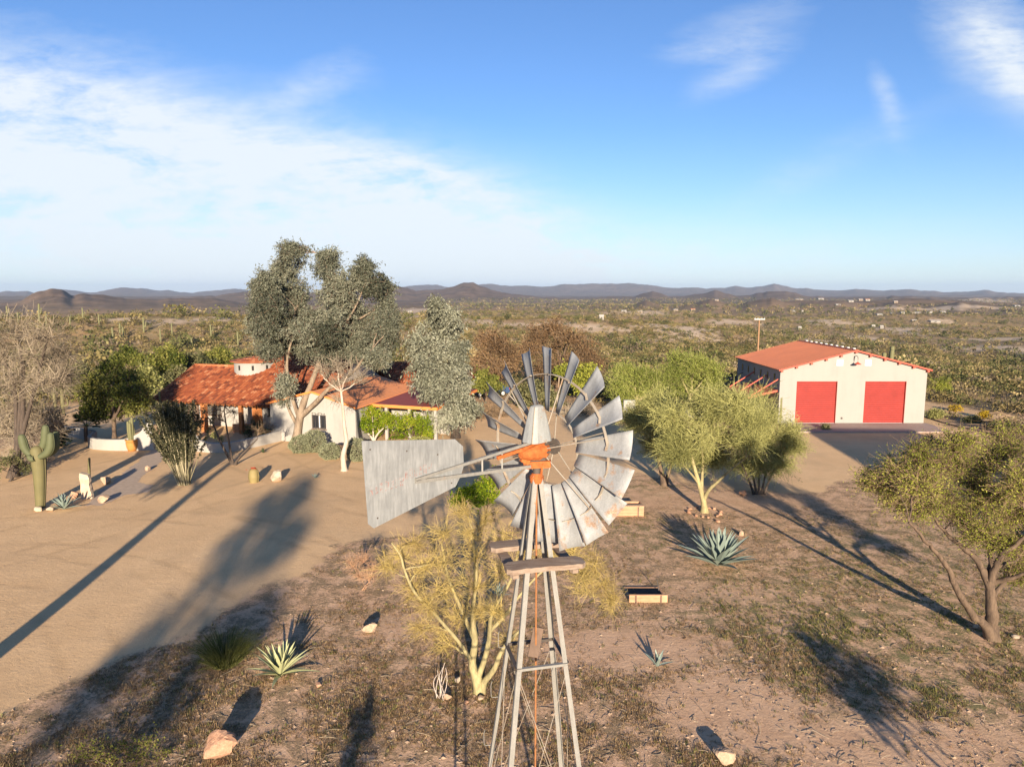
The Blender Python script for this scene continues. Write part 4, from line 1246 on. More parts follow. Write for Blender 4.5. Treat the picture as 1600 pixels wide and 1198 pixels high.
# black pipe lying along the track right of the barn
pp = [gp(*p) + [0, 0, .06] for p in ((1446, 652), (1470, 660), (1500, 668), (1530, 674), (1560, 681), (1592, 687), (1640, 694))]
g = Geo(); g.tubes(np.array(pp), .05, 6); single(g, 'pipe', M_DARKIRON, 'thin black pipe lying along the dirt track right of the barn', 'pipe', pp[0])
# barn-like building out of the frame whose long shadow lies in front of the red doors
out = thing('workshop', 'plain cream workshop standing outside the picture whose shadow reaches the barn apron', 'building', (32.6, 13, 0))
g = Geo(); cx_, cy_, an_ = 32.6, 13., rad(-5)
def rw(x, y, z): return np.array([cx_ + math.cos(an_) * x - math.sin(an_) * y, cy_ + math.sin(an_) * x + math.cos(an_) * y, z])
for a, b in (((-4.2, -9), (4.2, -9)), ((4.2, -9), (4.2, 9)), ((4.2, 9), (-4.2, 9)), ((-4.2, 9), (-4.2, -9))):
    g.prism([rw(*a, 0), rw(*b, 0), rw(*b, 8.1), rw(*a, 8.1)], (0, 0, .001)) if False else g.beam(rw(*a, 4.05), rw(*b, 4.05), .3, 8.1)
g.build('wall', M_CREAM, out)
g = Geo(); g.prism([rw(-4.5, -9.3, 8.12), rw(4.5, -9.3, 8.12), rw(4.5, 9.3, 8.12), rw(-4.5, 9.3, 8.12)], (0, 0, .12)); g.build('roof', M_BROOF, out)
# ================================================================== TREES AND PLANTS
def bez(p0, p1, p2, k):
    t = np.linspace(0, 1, k)[None, :, None]
    return (1 - t) ** 2 * p0[:, None] + 2 * t * (1 - t) * p1[:, None] + t * t * p2[:, None]


def catmull(P, sub=5):
    P = np.asarray(P, float)
    Q = np.vstack([2 * P[0] - P[1], P, 2 * P[-1] - P[-2]]); out = []
    for i in range(1, len(Q) - 2):
        a, b, c, d = Q[i - 1], Q[i], Q[i + 1], Q[i + 2]
        for t in np.arange(sub) / sub:
            out.append(.5 * (2 * b + (c - a) * t + (2 * a - 5 * b + 4 * c - d) * t ** 2 + (3 * b - a - 3 * c + d) * t ** 3))
    out.append(P[-1]); return np.array(out)


def sph(rng, n):
    return unit(rng.normal(size=(n, 3)))


def tree(name, label, cat, base, trunks, lumps, wood, twigm=None, leafm=None, seed=1, group=None, subs=14, sub_r=.02, twigs=6, twig_len=.6, twig_r=.006, leaves=6, leaf=.14, leafw=.4,
         droop=0., spread=.8, up=.25, limb=.35, shell=.5, wob=.12, twig_sides=3, trunkname='trunk', leaf_on=(.15, 1.), gnarl=.0, upright=0., lumpvar=.16, sub_k=5, root=None):
    """wood from the trunk lines, limbs to every lump of the crown, branches, twigs and leaves spread through each lump"""
    rng = np.random.default_rng(seed)
    base = np.asarray(base, float)
    r = root or thing(name, label, cat, base, group)
    wg, tg, lg = Geo(), Geo(), Geo()
    allp, allr = [], []
    for pts, r0, r1 in trunks:
        P = catmull(pts); k = len(P)
        if gnarl: P[1:-1] += rng.normal(size=(k - 2, 3)) * gnarl
        R = r0 + (r1 - r0) * np.linspace(0, 1, k) ** .8
        if np.linalg.norm(P[0] - base) < .6:
            R[0] *= 1.45; R[1] *= 1.15; P[0, 2] -= .15
        R = R * (1 + rng.normal(size=k) * .04)
        wg.tubes(P, R, 9, r=.5); allp.append(P); allr.append(R)
    AP, AR = np.vstack(allp), np.concatenate(allr)
    for c, rd in lumps:
        c = np.asarray(c, float); rd = np.asarray(rd, float)
        d = np.linalg.norm(AP - c, axis=1) + np.maximum(AP[:, 2] - c[2] + .3 * rd[2], 0) * 2.2
        i = int(np.argmin(d)); a = AP[i]; L = np.linalg.norm(c - a)
        ctrl = a + (c - a) * .5 + np.array([0, 0, up * L]) + rng.normal(size=3) * wob * L
        lb = bez(a[None], ctrl[None], c[None], 9)[0]
        lb[1:-1] += rng.normal(size=(7, 3)) * wob * .12 * L
        lr = np.linspace(min(AR[i] * .62, limb * .12 * max(L, .5) + .03), max(sub_r * 1.3, .008), 9)
        wg.tubes(lb, lr, 6)
        n = max(3, int(subs))
        dirs = sph(rng, n); dirs[:, 2] += upright; dirs = unit(dirs)
        tgt = c + dirs * rd * (rng.random((n, 1)) ** shell)
        ti = rng.uniform(.35, 1, n) * 8; j = np.clip(ti.astype(int), 0, 7); st = lb[j] + (lb[j + 1] - lb[j]) * (ti - j)[:, None]
        LL = np.linalg.norm(tgt - st, axis=1, keepdims=True)
        ct = st + (tgt - st) * .5 + rng.normal(size=(n, 3)) * .18 * LL + np.array([0, 0, 1.]) * up * LL * .6
        sp = bez(st, ct, tgt, sub_k)
        sp[:, 1:-1] += rng.normal(size=(n, sub_k - 2, 3)) * .04 * LL[:, None]
        sr = np.linspace(1, .35, sub_k)[None] * sub_r * rng.uniform(.7, 1.3, (n, 1))
        (wg if twigm is None else (tg if sub_r < .022 else wg)).tubes(sp, sr, 4, r=np.clip(rng.normal(.45, .2, n), 0, 1))
        lump_v = rng.normal() * lumpvar
        if twigs:
            m = n * twigs
            ii = np.repeat(np.arange(n), twigs); tt = rng.uniform(.25, 1, m) * (sub_k - 1); jj = np.clip(tt.astype(int), 0, sub_k - 2)
            p0 = sp[ii, jj] + (sp[ii, jj + 1] - sp[ii, jj]) * (tt - jj)[:, None]
            tn = unit(sp[ii, jj + 1] - sp[ii, jj])
            dd = unit(tn * .6 + rng.normal(size=(m, 3)) * spread + np.array([0, 0, upright * .5]))
            ln = twig_len * rng.uniform(.5, 1.25, (m, 1))
            p1 = p0 + dd * ln * .55; p2 = p0 + (dd + rng.normal(size=(m, 3)) * .25) * ln - np.array([0, 0, 1.]) * droop * ln
            tw = bez(p0, p1, p2, 4)
            if twig_r > 0:
                (tg if twigm is not None else wg).tubes(tw, np.linspace(1, .5, 4)[None] * twig_r * rng.uniform(.7, 1.3, (m, 1)), twig_sides, r=np.clip(rng.normal(.55 + lump_v, .22, m), 0, 1))
            if leaves and leafm is not None:
                q = m * leaves; kk = np.repeat(np.arange(m), leaves); t = rng.uniform(leaf_on[0], leaf_on[1], (q, 1))
                C = (1 - t) ** 2 * p0[kk] + 2 * t * (1 - t) * p1[kk] + t * t * p2[kk] + rng.normal(size=(q, 3)) * leaf * .35
                D = sph(rng, q); D[:, 2] -= droop * 1.6
                lg.leaves(C, D, sph(rng, q), leaf * rng.uniform(.6, 1.35, q), leaf * leafw * rng.uniform(.7, 1.3, q), np.clip(rng.normal(.45 + lump_v, .24, q), 0, 1))
    wg.build(trunkname, wood, r, True)
    if tg.n: tg.build('twigs', twigm, r)
    if lg.n: lg.build('crown', leafm, r)
    return r


CROWN = 1.12


def PL(px, py, Y): return at(px, py, Y)


def lump(px, py, rx, ry, Y, dz=1.0):
    rx, ry = rx * CROWN, ry * CROWN
    c = at(px, py, Y); m = mpp(c)
    return (c, (rx * m, (rx + ry) / 2 * m * dz, ry * m))


def pxl(Y, rows, dep=1.5, seed=3, dz=1.0):
    rng = np.random.default_rng(seed)
    return [lump(a, b, c, d, Y + rng.uniform(-dep, dep), dz) for a, b, c, d in rows]


def pxt(Y, pts, dY=None, base=None):
    dY = dY or [0] * len(pts)
    P = [at(x, y, Y + k) for (x, y), k in zip(pts, dY)]
    if base is not None: P[0] = np.asarray(base, float)
    return np.array(P)


B_EUC = bark_mat('eucalyptus_bark', (.10, .068, .045), (.33, .25, .175), 3.5, .2)
B_PALE = bark_mat('pale_bark', (.30, .23, .17), (.52, .43, .34), 6)
B_BROWN = bark_mat('brown_bark', (.05, .034, .025), (.17, .115, .075), 7)
B_DARK = bark_mat('dark_bark', (.035, .027, .022), (.11, .08, .06), 7)
B_PV = bark_mat('palo_verde_bark', (.13, .11, .055), (.42, .345, .17), 4)
T_PV = twig_mat('palo_verde_twigs', (.17, .115, .045), (.50, .38, .13))
T_PV2 = twig_mat('straw_green_twigs', (.17, .165, .055), (.44, .42, .16))
T_GREY = twig_mat('grey_brown_twigs', (.13, .10, .07), (.35, .285, .205))
T_BROWN = twig_mat('brown_twigs', (.10, .07, .042), (.32, .22, .135))
L_EUC = leaf_mat('eucalyptus_leaves', (.062, .068, .046), (.205, .21, .15), (.28, .275, .20))
L_SIL = leaf_mat('silver_leaves', (.115, .12, .085), (.31, .31, .225), (.39, .38, .29))
L_MESQ = leaf_mat('mesquite_leaves', (.05, .07, .015), (.21, .21, .05), (.30, .27, .08))
L_LUSH = leaf_mat('lush_palo_verde_leaves', (.09, .12, .02), (.29, .32, .07), (.38, .38, .11))
L_YEL = leaf_mat('yellow_green_leaves', (.105, .12, .022), (.32, .335, .055), (.42, .39, .09))
L_CIT = leaf_mat('citrus_leaves', (.045, .085, .008), (.22, .28, .02), (.36, .34, .04))
L_STRAW = leaf_mat('straw_green_leaves', (.125, .13, .042), (.345, .335, .12), (.44, .41, .17))
L_DULL = leaf_mat('dull_olive_leaves', (.05, .055, .025), (.17, .165, .075), (.26, .23, .11))
L_DARK = leaf_mat('dark_leaves', (.015, .024, .012), (.05, .065, .03))
L_GREYSH = leaf_mat('grey_green_leaves', (.12, .13, .075), (.31, .31, .19), (.40, .38, .25))
L_BRN = leaf_mat('brown_seed_pods', (.09, .055, .03), (.24, .145, .075), (.30, .2, .09))

# --- big eucalyptus before the house
Y0_ = gp(463, 692)[1]; b0 = gp(463, 692)
tr = [(pxt(Y0_, [(463, 692), (467, 660), (474, 630), (486, 600), (500, 560), (512, 510), (517, 450), (515, 405)], [0, 0, 0, .3, .6, .8, .8, .8], b0), .36, .06),
      (pxt(Y0_, [(468, 655), (457, 622), (450, 590), (449, 560), (458, 520), (461, 480)], [0, -.2, -.4, -.3, 0, .3]), .17, .05),
      (pxt(Y0_, [(466, 668), (452, 640), (444, 610), (446, 570), (436, 500), (428, 460)], [0, .5, 1, 1.5, 1.8, 1.8]), .14, .05),
      (pxt(Y0_, [(470, 650), (492, 630), (515, 606), (548, 585), (568, 560), (582, 545)], [0, -.6, -1.2, -1.8, -2.2, -2.4]), .23, .05),
      (pxt(Y0_, [(515, 606), (535, 598), (556, 592), (574, 588)], [-1.2, -1.6, -2.0, -2.4]), .16, .04),
      (pxt(Y0_, [(500, 560), (530, 520), (555, 480), (572, 440)], [.6, 0, -.3, -.5]), .16, .04),
      (pxt(Y0_, [(512, 530), (550, 505), (590, 480), (606, 455)], [.7, 1.2, 1.6, 1.8]), .14, .04)]
lp = [(448, 392, 14, 16), (452, 412, 26, 24), (440, 430, 26, 22), (418, 442, 24, 20), (404, 450, 12, 20), (404, 480, 14, 26), (425, 482, 28, 30), (460, 452, 28, 26), (468, 480, 24, 26), (515, 402, 14, 12), (512, 422, 20, 22), (530, 438, 28, 24), (520, 462, 28, 26), (570, 412, 11, 11), (566, 428, 18, 16), (580, 444, 24, 22),
      (603, 448, 15, 15), (604, 478, 16, 20), (546, 470, 26, 22), (560, 492, 36, 26), (515, 496, 28, 24), (590, 505, 24, 20), (440, 516, 34, 18), (472, 516, 28, 18), (515, 524, 28, 20), (550, 522, 28, 18), (585, 530, 26, 16), (445, 540, 30, 10), (480, 540, 26, 10), (520, 545, 24, 10), (562, 548, 24, 10), (606, 528, 12, 14), (420, 515, 16, 12),
      (446, 598, 12, 15), (445, 616, 10, 9), (420, 545, 18, 12), (500, 548, 22, 9), (590, 555, 18, 12), (400, 510, 12, 16), (612, 505, 10, 16), (488, 500, 20, 20)]
tree('eucalyptus_tree', 'tallest eucalyptus with three pointed grey-green crowns, forked trunk before the house', 'tree', b0, tr, pxl(Y0_, lp, 2.4, 7), B_EUC, None, L_EUC, 11, subs=24, sub_r=.03, twigs=9, twig_len=.7, twig_r=.008, leaves=17, leaf=.22, leafw=.33, droop=.3, up=.15, limb=.25, shell=.36, lumpvar=.2)
# --- silver eucalyptus right of it
b1 = gp(712, 684); Y1_ = b1[1]
tr = [(pxt(Y1_, [(712, 684), (714, 650), (712, 620), (706, 580), (700, 540), (690, 490), (684, 470)], None, b1), .34, .04), (pxt(Y1_, [(713, 640), (690, 600), (672, 560), (662, 530)], [0, -.4, -.7, -.8]), .14, .03)]
lp = [(681, 473, 7, 14), (684, 495, 16, 18), (706, 490, 9, 14), (702, 514, 22, 22), (672, 520, 24, 20), (652, 535, 16, 20), (690, 545, 32, 22), (718, 545, 16, 24), (660, 565, 26, 22), (694, 575, 32, 24), (722, 580, 18, 24), (664, 600, 20, 18), (692, 606, 28, 22), (720, 612, 18, 20), (680, 630, 24, 16), (700, 640, 22, 16), (678, 650, 16, 12), (724, 640, 13, 12), (736, 632, 10, 8)]
tree('eucalyptus_tree', 'silver-leaved eucalyptus with hanging foliage beside the dark red carport roof', 'tree', b1, tr, pxl(Y1_ - 1, lp, 1.5, 8), B_DARK, None, L_SIL, 12, subs=18, sub_r=.025, twigs=8, twig_len=.75, twig_r=.007, leaves=10, leaf=.25, leafw=.45, droop=.7, up=.1, limb=.25, shell=.36, lumpvar=.17)
# --- pale bare sapling
b2 = gp(538, 735); Y2_ = b2[1]
tr = [(pxt(Y2_, [(538, 735), (536, 712), (541, 690), (538, 665), (536, 640), (533, 612)], None, b2), .2, .07)]
lp = [(520, 595, 22, 22), (545, 585, 22, 26), (500, 580, 16, 22), (568, 590, 18, 16), (530, 570, 22, 16), (526, 625, 12, 10)]
tree('bare_tree', 'slim bare tree with pale trunk and leafless mauve twigs by the white gable', 'tree', b2, tr, pxl(Y2_, lp, .8, 9), B_PALE, T_GREY, None, 13, subs=18, sub_r=.02, twigs=7, twig_len=.6, twig_r=.009, leaves=0, up=.2, upright=.3, limb=.3)
# --- green mesquite by the courtyard
b3 = gp(179, 690); Y3_ = b3[1]
tr = [(pxt(Y3_, [(179, 692), (178, 665), (177, 640), (172, 610)], None, b3), .2, .1), (pxt(Y3_, [(178, 655), (190, 630), (200, 600)]), .12, .05), (pxt(Y3_, [(178, 655), (160, 630), (150, 605)]), .12, .05)]
lp = [(175, 580, 26, 18), (150, 595, 22, 18), (200, 592, 26, 20), (135, 612, 14, 14), (165, 612, 26, 18), (195, 615, 26, 18), (222, 605, 14, 20), (225, 628, 12, 12), (150, 632, 20, 14), (180, 636, 24, 12), (208, 636, 16, 12), (135, 640, 12, 10), (160, 645, 18, 8)]
tree('mesquite_tree', 'full green mesquite with round crown rising from the left courtyard', 'tree', b3, tr, pxl(Y3_, lp, 1.6, 10), B_BROWN, None, L_MESQ, 14, subs=24, sub_r=.02, twigs=9, twig_len=.6, twig_r=.006, leaves=9, leaf=.19, leafw=.5, droop=.1, up=.2, shell=.42, lumpvar=.17)


def rtree(name, label, Y, basepx, rows, leafm, wood=None, group=None, seed=1, twigm=None, cat='tree', r0=.18, **k):
    b = at(basepx[0], basepx[1], Y); b[2] = float(terrain_z(b[0], b[1]))
    cs = pxl(Y, rows, k.pop('dep', 1.5), seed)
    top = np.mean([c for c, _ in cs], 0)
    mid = b + (top - b) * .45 + np.array([.25, .1, 0])
    trunks = [(np.array([b, b + (mid - b) * .5, mid, top]), r0, r0 * .3)]
    rng = np.random.default_rng(seed + 50)
    for c, _ in cs[:3]:
        trunks.append((np.array([b + (mid - b) * rng.uniform(.25, .8), (mid + c) / 2 + rng.normal(size=3) * .2, c]), r0 * .5, r0 * .2))
    return tree(name, label, cat, b, trunks, cs, wood or B_BROWN, twigm, leafm, seed, group, **k)


LF = dict(subs=22, sub_r=.025, twigs=7, twig_len=.7, twig_r=.0, leaves=8, leaf=.30, leafw=.55, up=.2, shell=.42)
rtree('mesquite_tree', 'dark green tree with leaning trunks at the left edge of the yard beyond the mesquite', 74, (128, 640), [(105, 588, 18, 14), (92, 600, 14, 12), (122, 580, 18, 12), (110, 605, 14, 8)], L_DULL, B_DARK, seed=21, r0=.24, **LF)
rtree('mesquite_tree', 'bright green tree behind the round mesquite, left of the tiled roof', 82, (258, 612), [(262, 553, 16, 14), (248, 565, 18, 14), (275, 566, 12, 12), (258, 580, 18, 12)], L_MESQ, seed=22, **LF)
rtree('mesquite_tree', 'pale olive tree between the round mesquite and the roof gable', 76, (232, 625), [(228, 585, 16, 16), (240, 600, 16, 14), (222, 605, 14, 12), (246, 618, 10, 8)], L_STRAW, seed=23, **LF)
rtree('mesquite_tree', 'deep green tree touching the left end of the ridge', 79, (262, 622), [(268, 596, 14, 14), (255, 606, 12, 12), (280, 585, 12, 10)], L_DULL, B_DARK, seed=24, **LF)
rtree('mesquite_tree', 'light green tree peeping over the ridge left of the turret', 88, (342, 590), [(342, 552, 15, 10), (330, 562, 14, 10), (352, 566, 14, 10)], L_MESQ, seed=25, **LF)
rtree('mesquite_tree', 'dusky grey-green tree just behind the left ridge of the roof', 84, (305, 600), [(305, 562, 18, 10), (290, 570, 14, 10), (320, 570, 14, 8)], L_DULL, B_DARK, seed=26, **LF)
rtree('mesquite_tree', 'green tree on the slope above the round mesquite', 92, (205, 590), [(200, 550, 16, 10), (188, 560, 14, 10), (214, 562, 14, 9)], L_MESQ, seed=27, **LF)
# --- leafless grey thicket trees at the left edge
TW = dict(subs=30, sub_r=.015, twigs=12, twig_len=.9, twig_r=.012, leaves=0, up=.25, upright=.15, limb=.3, shell=.4, spread=.95)
rtree('bare_tree', 'big leafless grey-brown tree filling the left edge', gp(20, 745)[1], (20, 745), [(30, 520, 40, 28), (75, 525, 34, 26), (0, 555, 36, 36), (50, 560, 40, 30), (95, 560, 22, 24), (20, 600, 40, 30), (70, 600, 34, 28), (-30, 520, 40, 40), (-40, 600, 40, 50), (100, 590, 18, 18)], None, B_DARK, seed=31, twigm=T_GREY, r0=.3, **TW)
rtree('bare_tree', 'lower leafless brown thicket tree behind the saguaro', gp(55, 735)[1] + 2, (45, 742), [(30, 640, 36, 26), (70, 645, 30, 24), (10, 670, 34, 26), (50, 680, 34, 24), (85, 670, 16, 20), (-30, 660, 30, 40), (20, 710, 30, 18), (60, 712, 22, 14)], None, B_DARK, seed=32, twigm=T_GREY, r0=.22, **TW)
rtree('shrub', 'low dull green bush at the foot of the left thicket', gp(15, 752)[1], (15, 752), [(15, 720, 26, 16), (-10, 730, 24, 14), (40, 732, 16, 10)], L_DULL, B_DARK, seed=33, cat='shrub', r0=.08, subs=12, sub_r=.012, twigs=6, twig_len=.4, twig_r=0, leaves=7, leaf=.14, leafw=.5)
rtree('shrub', 'dark rounded oleander bush at the left end of the courtyard wall', gp(86, 700)[1], (86, 700), [(85, 660, 16, 18), (78, 675, 16, 16), (92, 680, 12, 14), (84, 690, 14, 10)], L_DARK, B_DARK, seed=34, cat='shrub', r0=.1, subs=18, sub_r=.02, twigs=7, twig_len=.4, twig_r=0, leaves=10, leaf=.2, leafw=.5, shell=.4)
# --- trees behind the windmill
BR = dict(subs=30, sub_r=.025, twigs=13, twig_len=1.0, twig_r=.015, leaves=4, leaf=.24, leafw=.5, up=.2, limb=.25, shell=.42)
rtree('mesquite_tree', 'broad rusty-brown tree filling the view above the windmill blades', 79, (868, 640), [(865, 512, 28, 14), (840, 525, 26, 18), (890, 528, 30, 18), (918, 550, 26, 20), (862, 545, 36, 20), (820, 550, 20, 18), (900, 570, 32, 18), (930, 568, 14, 14), (850, 575, 26, 14), (880, 588, 26, 10)], L_BRN, B_BROWN, seed=41, twigm=T_BROWN, r0=.4, **BR)
rtree('mesquite_tree', 'brown and olive tree left of the blade tips beside the silver eucalyptus', 76, (775, 640), [(765, 530, 20, 12), (782, 545, 26, 18), (755, 555, 20, 20), (800, 560, 20, 18), (775, 575, 28, 18), (750, 580, 12, 16)], L_BRN, B_BROWN, seed=42, twigm=T_BROWN, r0=.3, **BR)
rtree('mesquite_tree', 'small green tree low behind the left blades', 72, (758, 640), [(756, 590, 16, 14), (772, 600, 14, 10), (745, 600, 10, 12)], L_MESQ, seed=43, **LF)
rtree('mesquite_tree', 'yellow-green tree low behind the right upper blades', 74, (915, 640), [(915, 582, 18, 12), (925, 600, 14, 12), (900, 598, 14, 12), (880, 580, 14, 8)], L_YEL, seed=44, **LF)
rtree('shrub', 'olive bush seen through the top of the wheel', 70, (838, 650), [(830, 610, 22, 16), (850, 615, 20, 16), (865, 630, 16, 12), (815, 628, 14, 12)], L_DULL, seed=45, cat='shrub', r0=.1, **LF)
rtree('shrub', 'grey twiggy bush behind the wheel hub on the right', 66, (915, 662), [(905, 640, 16, 12), (922, 640, 14, 14), (890, 648, 14, 8)], None, B_DARK, seed=46, twigm=T_GREY, cat='shrub', r0=.08, **TW)
rtree('shrub', 'brown twiggy bush behind the left blades of the wheel', 64, (765, 668), [(760, 640, 18, 12), (785, 645, 16, 12), (742, 650, 12, 10)], None, B_DARK, seed=47, twigm=T_BROWN, cat='shrub', r0=.08, **TW)
# --- lush palo verdes left of the barn
PVL = dict(subs=36, sub_r=.02, twigs=12, twig_len=.9, twig_r=.008, leaves=8, leaf=.17, leafw=.4, up=.25, limb=.25, shell=.45, upright=.25)
rtree('palo_verde_tree', 'bright green feathery palo verde nearest the barn roof', 70, (1072, 668), [(1060, 565, 22, 18), (1085, 572, 26, 20), (1110, 580, 22, 18), (1050, 590, 24, 20), (1085, 600, 28, 18), (1115, 605, 18, 14), (1065, 615, 24, 12)], L_LUSH, B_PV, seed=51, twigm=T_PV2, r0=.25, **PVL)
rtree('palo_verde_tree', 'bright green feathery palo verde beside the right blades', 68, (990, 670), [(975, 585, 16, 14), (1000, 590, 22, 18), (1022, 595, 18, 18), (965, 605, 16, 16), (990, 615, 24, 16), (1020, 620, 18, 14), (972, 625, 14, 10)], L_LUSH, B_PV, seed=52, twigm=T_PV2, r0=.22, **PVL)
# --- straw-coloured palo verdes in the middle right
PVS = dict(subs=40, sub_r=.013, twigs=15, twig_len=.75, twig_r=.0075, leaves=4, leaf=.11, leafw=.3, up=.2, limb=.22, shell=.48, upright=.15)
CROWN = 1.33
b4 = gp(1101, 800); Y4_ = b4[1]
tr = [(pxt(Y4_, [(1101, 800), (1099, 780), (1092, 755), (1085, 730), (1078, 700)], None, b4), .2, .06), (pxt(Y4_, [(1099, 782), (1108, 765), (1122, 752), (1140, 735), (1165, 715)], [0, -.3, -.5, -.8, -1]), .12, .04), (pxt(Y4_, [(1096, 770), (1097, 745), (1098, 720), (1096, 690)], [0, .3, .5, .6]), .11, .04), (pxt(Y4_, [(1092, 755), (1078, 738), (1062, 720)], [0, -.4, -.8]), .08, .03)]
lp = [(1050, 650, 26, 22), (1085, 640, 28, 24), (1120, 645, 28, 24), (1152, 655, 26, 22), (1060, 685, 28, 22), (1098, 680, 32, 26), (1135, 688, 30, 22), (1060, 712, 22, 14), (1090, 715, 26, 16), (1122, 718, 24, 14), (1165, 690, 22, 18), (1045, 700, 16, 16), (1150, 625, 20, 14), (1110, 622, 20, 12), (1180, 660, 16, 14)]
tree('palo_verde_tree', 'straw-coloured palo verde with whitened trunk in a ring of stones', 'tree', b4, tr, pxl(Y4_, lp, 1.4, 12), B_PV, T_PV2, L_STRAW, 53, **PVS)
b5 = gp(1038, 758); Y5_ = b5[1]
tr = [(pxt(Y5_, [(1038, 758), (1033, 735), (1027, 710), (1020, 680)], None, b5), .19, .06), (pxt(Y5_, [(1040, 752), (1046, 735), (1050, 715), (1046, 690)]), .13, .05)]
lp = [(1005, 640, 22, 20), (1030, 630, 24, 20), (1000, 665, 20, 16), (1030, 665, 26, 20), (1055, 650, 18, 20), (985, 652, 12, 12), (1020, 695, 22, 16), (1045, 690, 18, 16)]
tree('palo_verde_tree', 'olive palo verde with two dark leaning trunks right of the wheel', 'tree', b5, tr, pxl(Y5_, lp, 1.4, 13), B_BROWN, T_PV2, L_STRAW, 54, **PVS)
b6 = gp(1186, 772); Y6_ = b6[1]
tr = [(pxt(Y6_, [(1186 + k * 4, 772), (1186 + k * 9, 745), (1186 + k * 16, 715)], [0, k * .2, k * .3]), .08, .03) for k in (-2, -1, 0, 1, 2)]
lp = [(1175, 630, 24, 20), (1195, 650, 26, 22), (1160, 665, 26, 20), (1200, 680, 30, 22), (1232, 675, 20, 16), (1175, 700, 28, 20), (1210, 705, 28, 18), (1240, 695, 14, 12), (1185, 730, 26, 14), (1215, 728, 20, 12), (1160, 725, 18, 12)]
tree('palo_verde_tree', 'many-stemmed shady palo verde closest to the barn apron', 'tree', b6, tr, pxl(Y6_, lp, 1.6, 14), B_DARK, T_PV2, L_STRAW, 55, **PVS)
CROWN = 1.12
# --- mesquite at the right edge
b7 = gp(1551, 998); Y7_ = b7[1]
tr = [(pxt(Y7_, [(1551, 998), (1549, 965), (1548, 930), (1546, 905)], None, b7), .22, .14),
      (pxt(Y7_, [(1548, 985), (1520, 958), (1500, 930), (1482, 890), (1462, 862), (1440, 838), (1420, 815)], [0, -.2, -.4, -.6, -.8, -1, -1.1]), .15, .04),
      (pxt(Y7_, [(1546, 915), (1530, 880), (1505, 855), (1480, 835), (1450, 790)], [0, .2, .5, .8, 1]), .14, .04),
      (pxt(Y7_, [(1548, 908), (1562, 870), (1590, 850), (1615, 820)], [0, -.2, -.4, -.5]), .13, .04),
      (pxt(Y7_, [(1546, 915), (1548, 870), (1540, 820), (1530, 770)], [0, .4, .8, 1.2]), .13, .04),
      (pxt(Y7_, [(1552, 910), (1590, 900), (1630, 885)], [0, -.5, -1]), .1, .03)]
lp = [(1360, 755, 26, 22), (1395, 775, 30, 22), (1405, 735, 32, 22), (1440, 755, 34, 24), (1430, 795, 32, 16), (1440, 710, 32, 18), (1480, 725, 34, 24), (1470, 775, 36, 24), (1500, 690, 34, 16), (1515, 755, 36, 26), (1495, 800, 34, 20), (1545, 715, 36, 24), (1545, 785, 36, 26), (1580, 690, 34, 22), (1585, 750, 36, 28), (1580, 810, 34, 24), (1530, 830, 30, 16), (1620, 720, 36, 36), (1625, 790, 34, 36), (1595, 855, 30, 22), (1565, 850, 20, 14), (1600, 900, 18, 16), (1660, 840, 36, 40)]
tree('mesquite_tree', 'spreading mesquite with gnarled dark trunk and sparse yellow-green leaves at the right edge', 'tree', b7, tr, pxl(Y7_ + .5, lp, 1.2, 15), B_BROWN, T_BROWN, L_YEL, 56, subs=40, sub_r=.011, twigs=14, twig_len=.5, twig_r=.0055, leaves=5, leaf=.062, leafw=.6, up=.2, limb=.3, shell=.45, gnarl=.02, upright=.1)
# --- yellow palo verde behind the tower
b8 = gp(750, 1080); Y8_ = b8[1]
tr = [(pxt(Y8_, [(748, 1080), (743, 1055), (738, 1035), (742, 1000), (738, 960), (744, 905), (740, 850)], [0, 0, .1, .2, .4, .6, .8], b8), .17, .04),
      (pxt(Y8_, [(735, 1030), (715, 1000), (680, 960), (648, 925), (632, 890), (626, 868), (612, 848)], [0, -.1, -.3, -.5, -.6, -.7, -.8]), .065, .025),
      (pxt(Y8_, [(746, 1060), (757, 1030), (764, 1000), (768, 960), (785, 930), (800, 900), (812, 850)], [0, -.1, -.2, -.2, 0, .2, .3]), .1, .03),
      (pxt(Y8_, [(752, 1070), (772, 1045), (782, 1020), (798, 998), (812, 985)], [0, -.2, -.3, -.4, -.5]), .1, .04),
      (pxt(Y8_, [(766, 985), (790, 960), (812, 930), (850, 890), (890, 868)], [-.2, 0, .4, .8, 1.1]), .065, .025),
      (pxt(Y8_, [(850, 890), (895, 885), (930, 900), (955, 930)], [.8, 1., 1.1, 1.0]), .04, .02),
      (pxt(Y8_, [(742, 1000), (720, 950), (700, 900), (690, 850)], [.2, .6, .9, 1.1]), .08, .025)]
lp = [(625, 870, 22, 22), (600, 885, 18, 18), (650, 850, 26, 22), (665, 890, 28, 26), (690, 840, 28, 24), (700, 880, 30, 28), (735, 830, 30, 26), (745, 870, 32, 28), (780, 850, 28, 28), (780, 895, 26, 24), (700, 925, 32, 26), (745, 920, 30, 26), (670, 945, 30, 24), (715, 965, 28, 22), (690, 1000, 26, 20), (650, 985, 16, 16), (755, 955, 24, 20), (780, 960, 18, 16), (860, 870, 24, 18), (895, 868, 26, 18), (905, 895, 28, 20), (935, 890, 24, 18), (945, 920, 22, 22), (960, 945, 14, 14), (915, 920, 22, 18), (820, 860, 20, 20), (765, 805, 22, 14), (640, 920, 22, 18), (720, 800, 24, 14), (795, 1000, 14, 12)]
tree('palo_verde_tree', 'leafless yellow palo verde with smooth forked limbs right behind the windmill tower', 'tree', b8, tr, pxl(Y8_, lp, .9, 16), B_PV, T_PV, None, 57, subs=21, sub_r=.007, twigs=12, twig_len=.42, twig_r=.0036, leaves=0, up=.2, limb=.18, shell=.5, upright=.2, wob=.14)
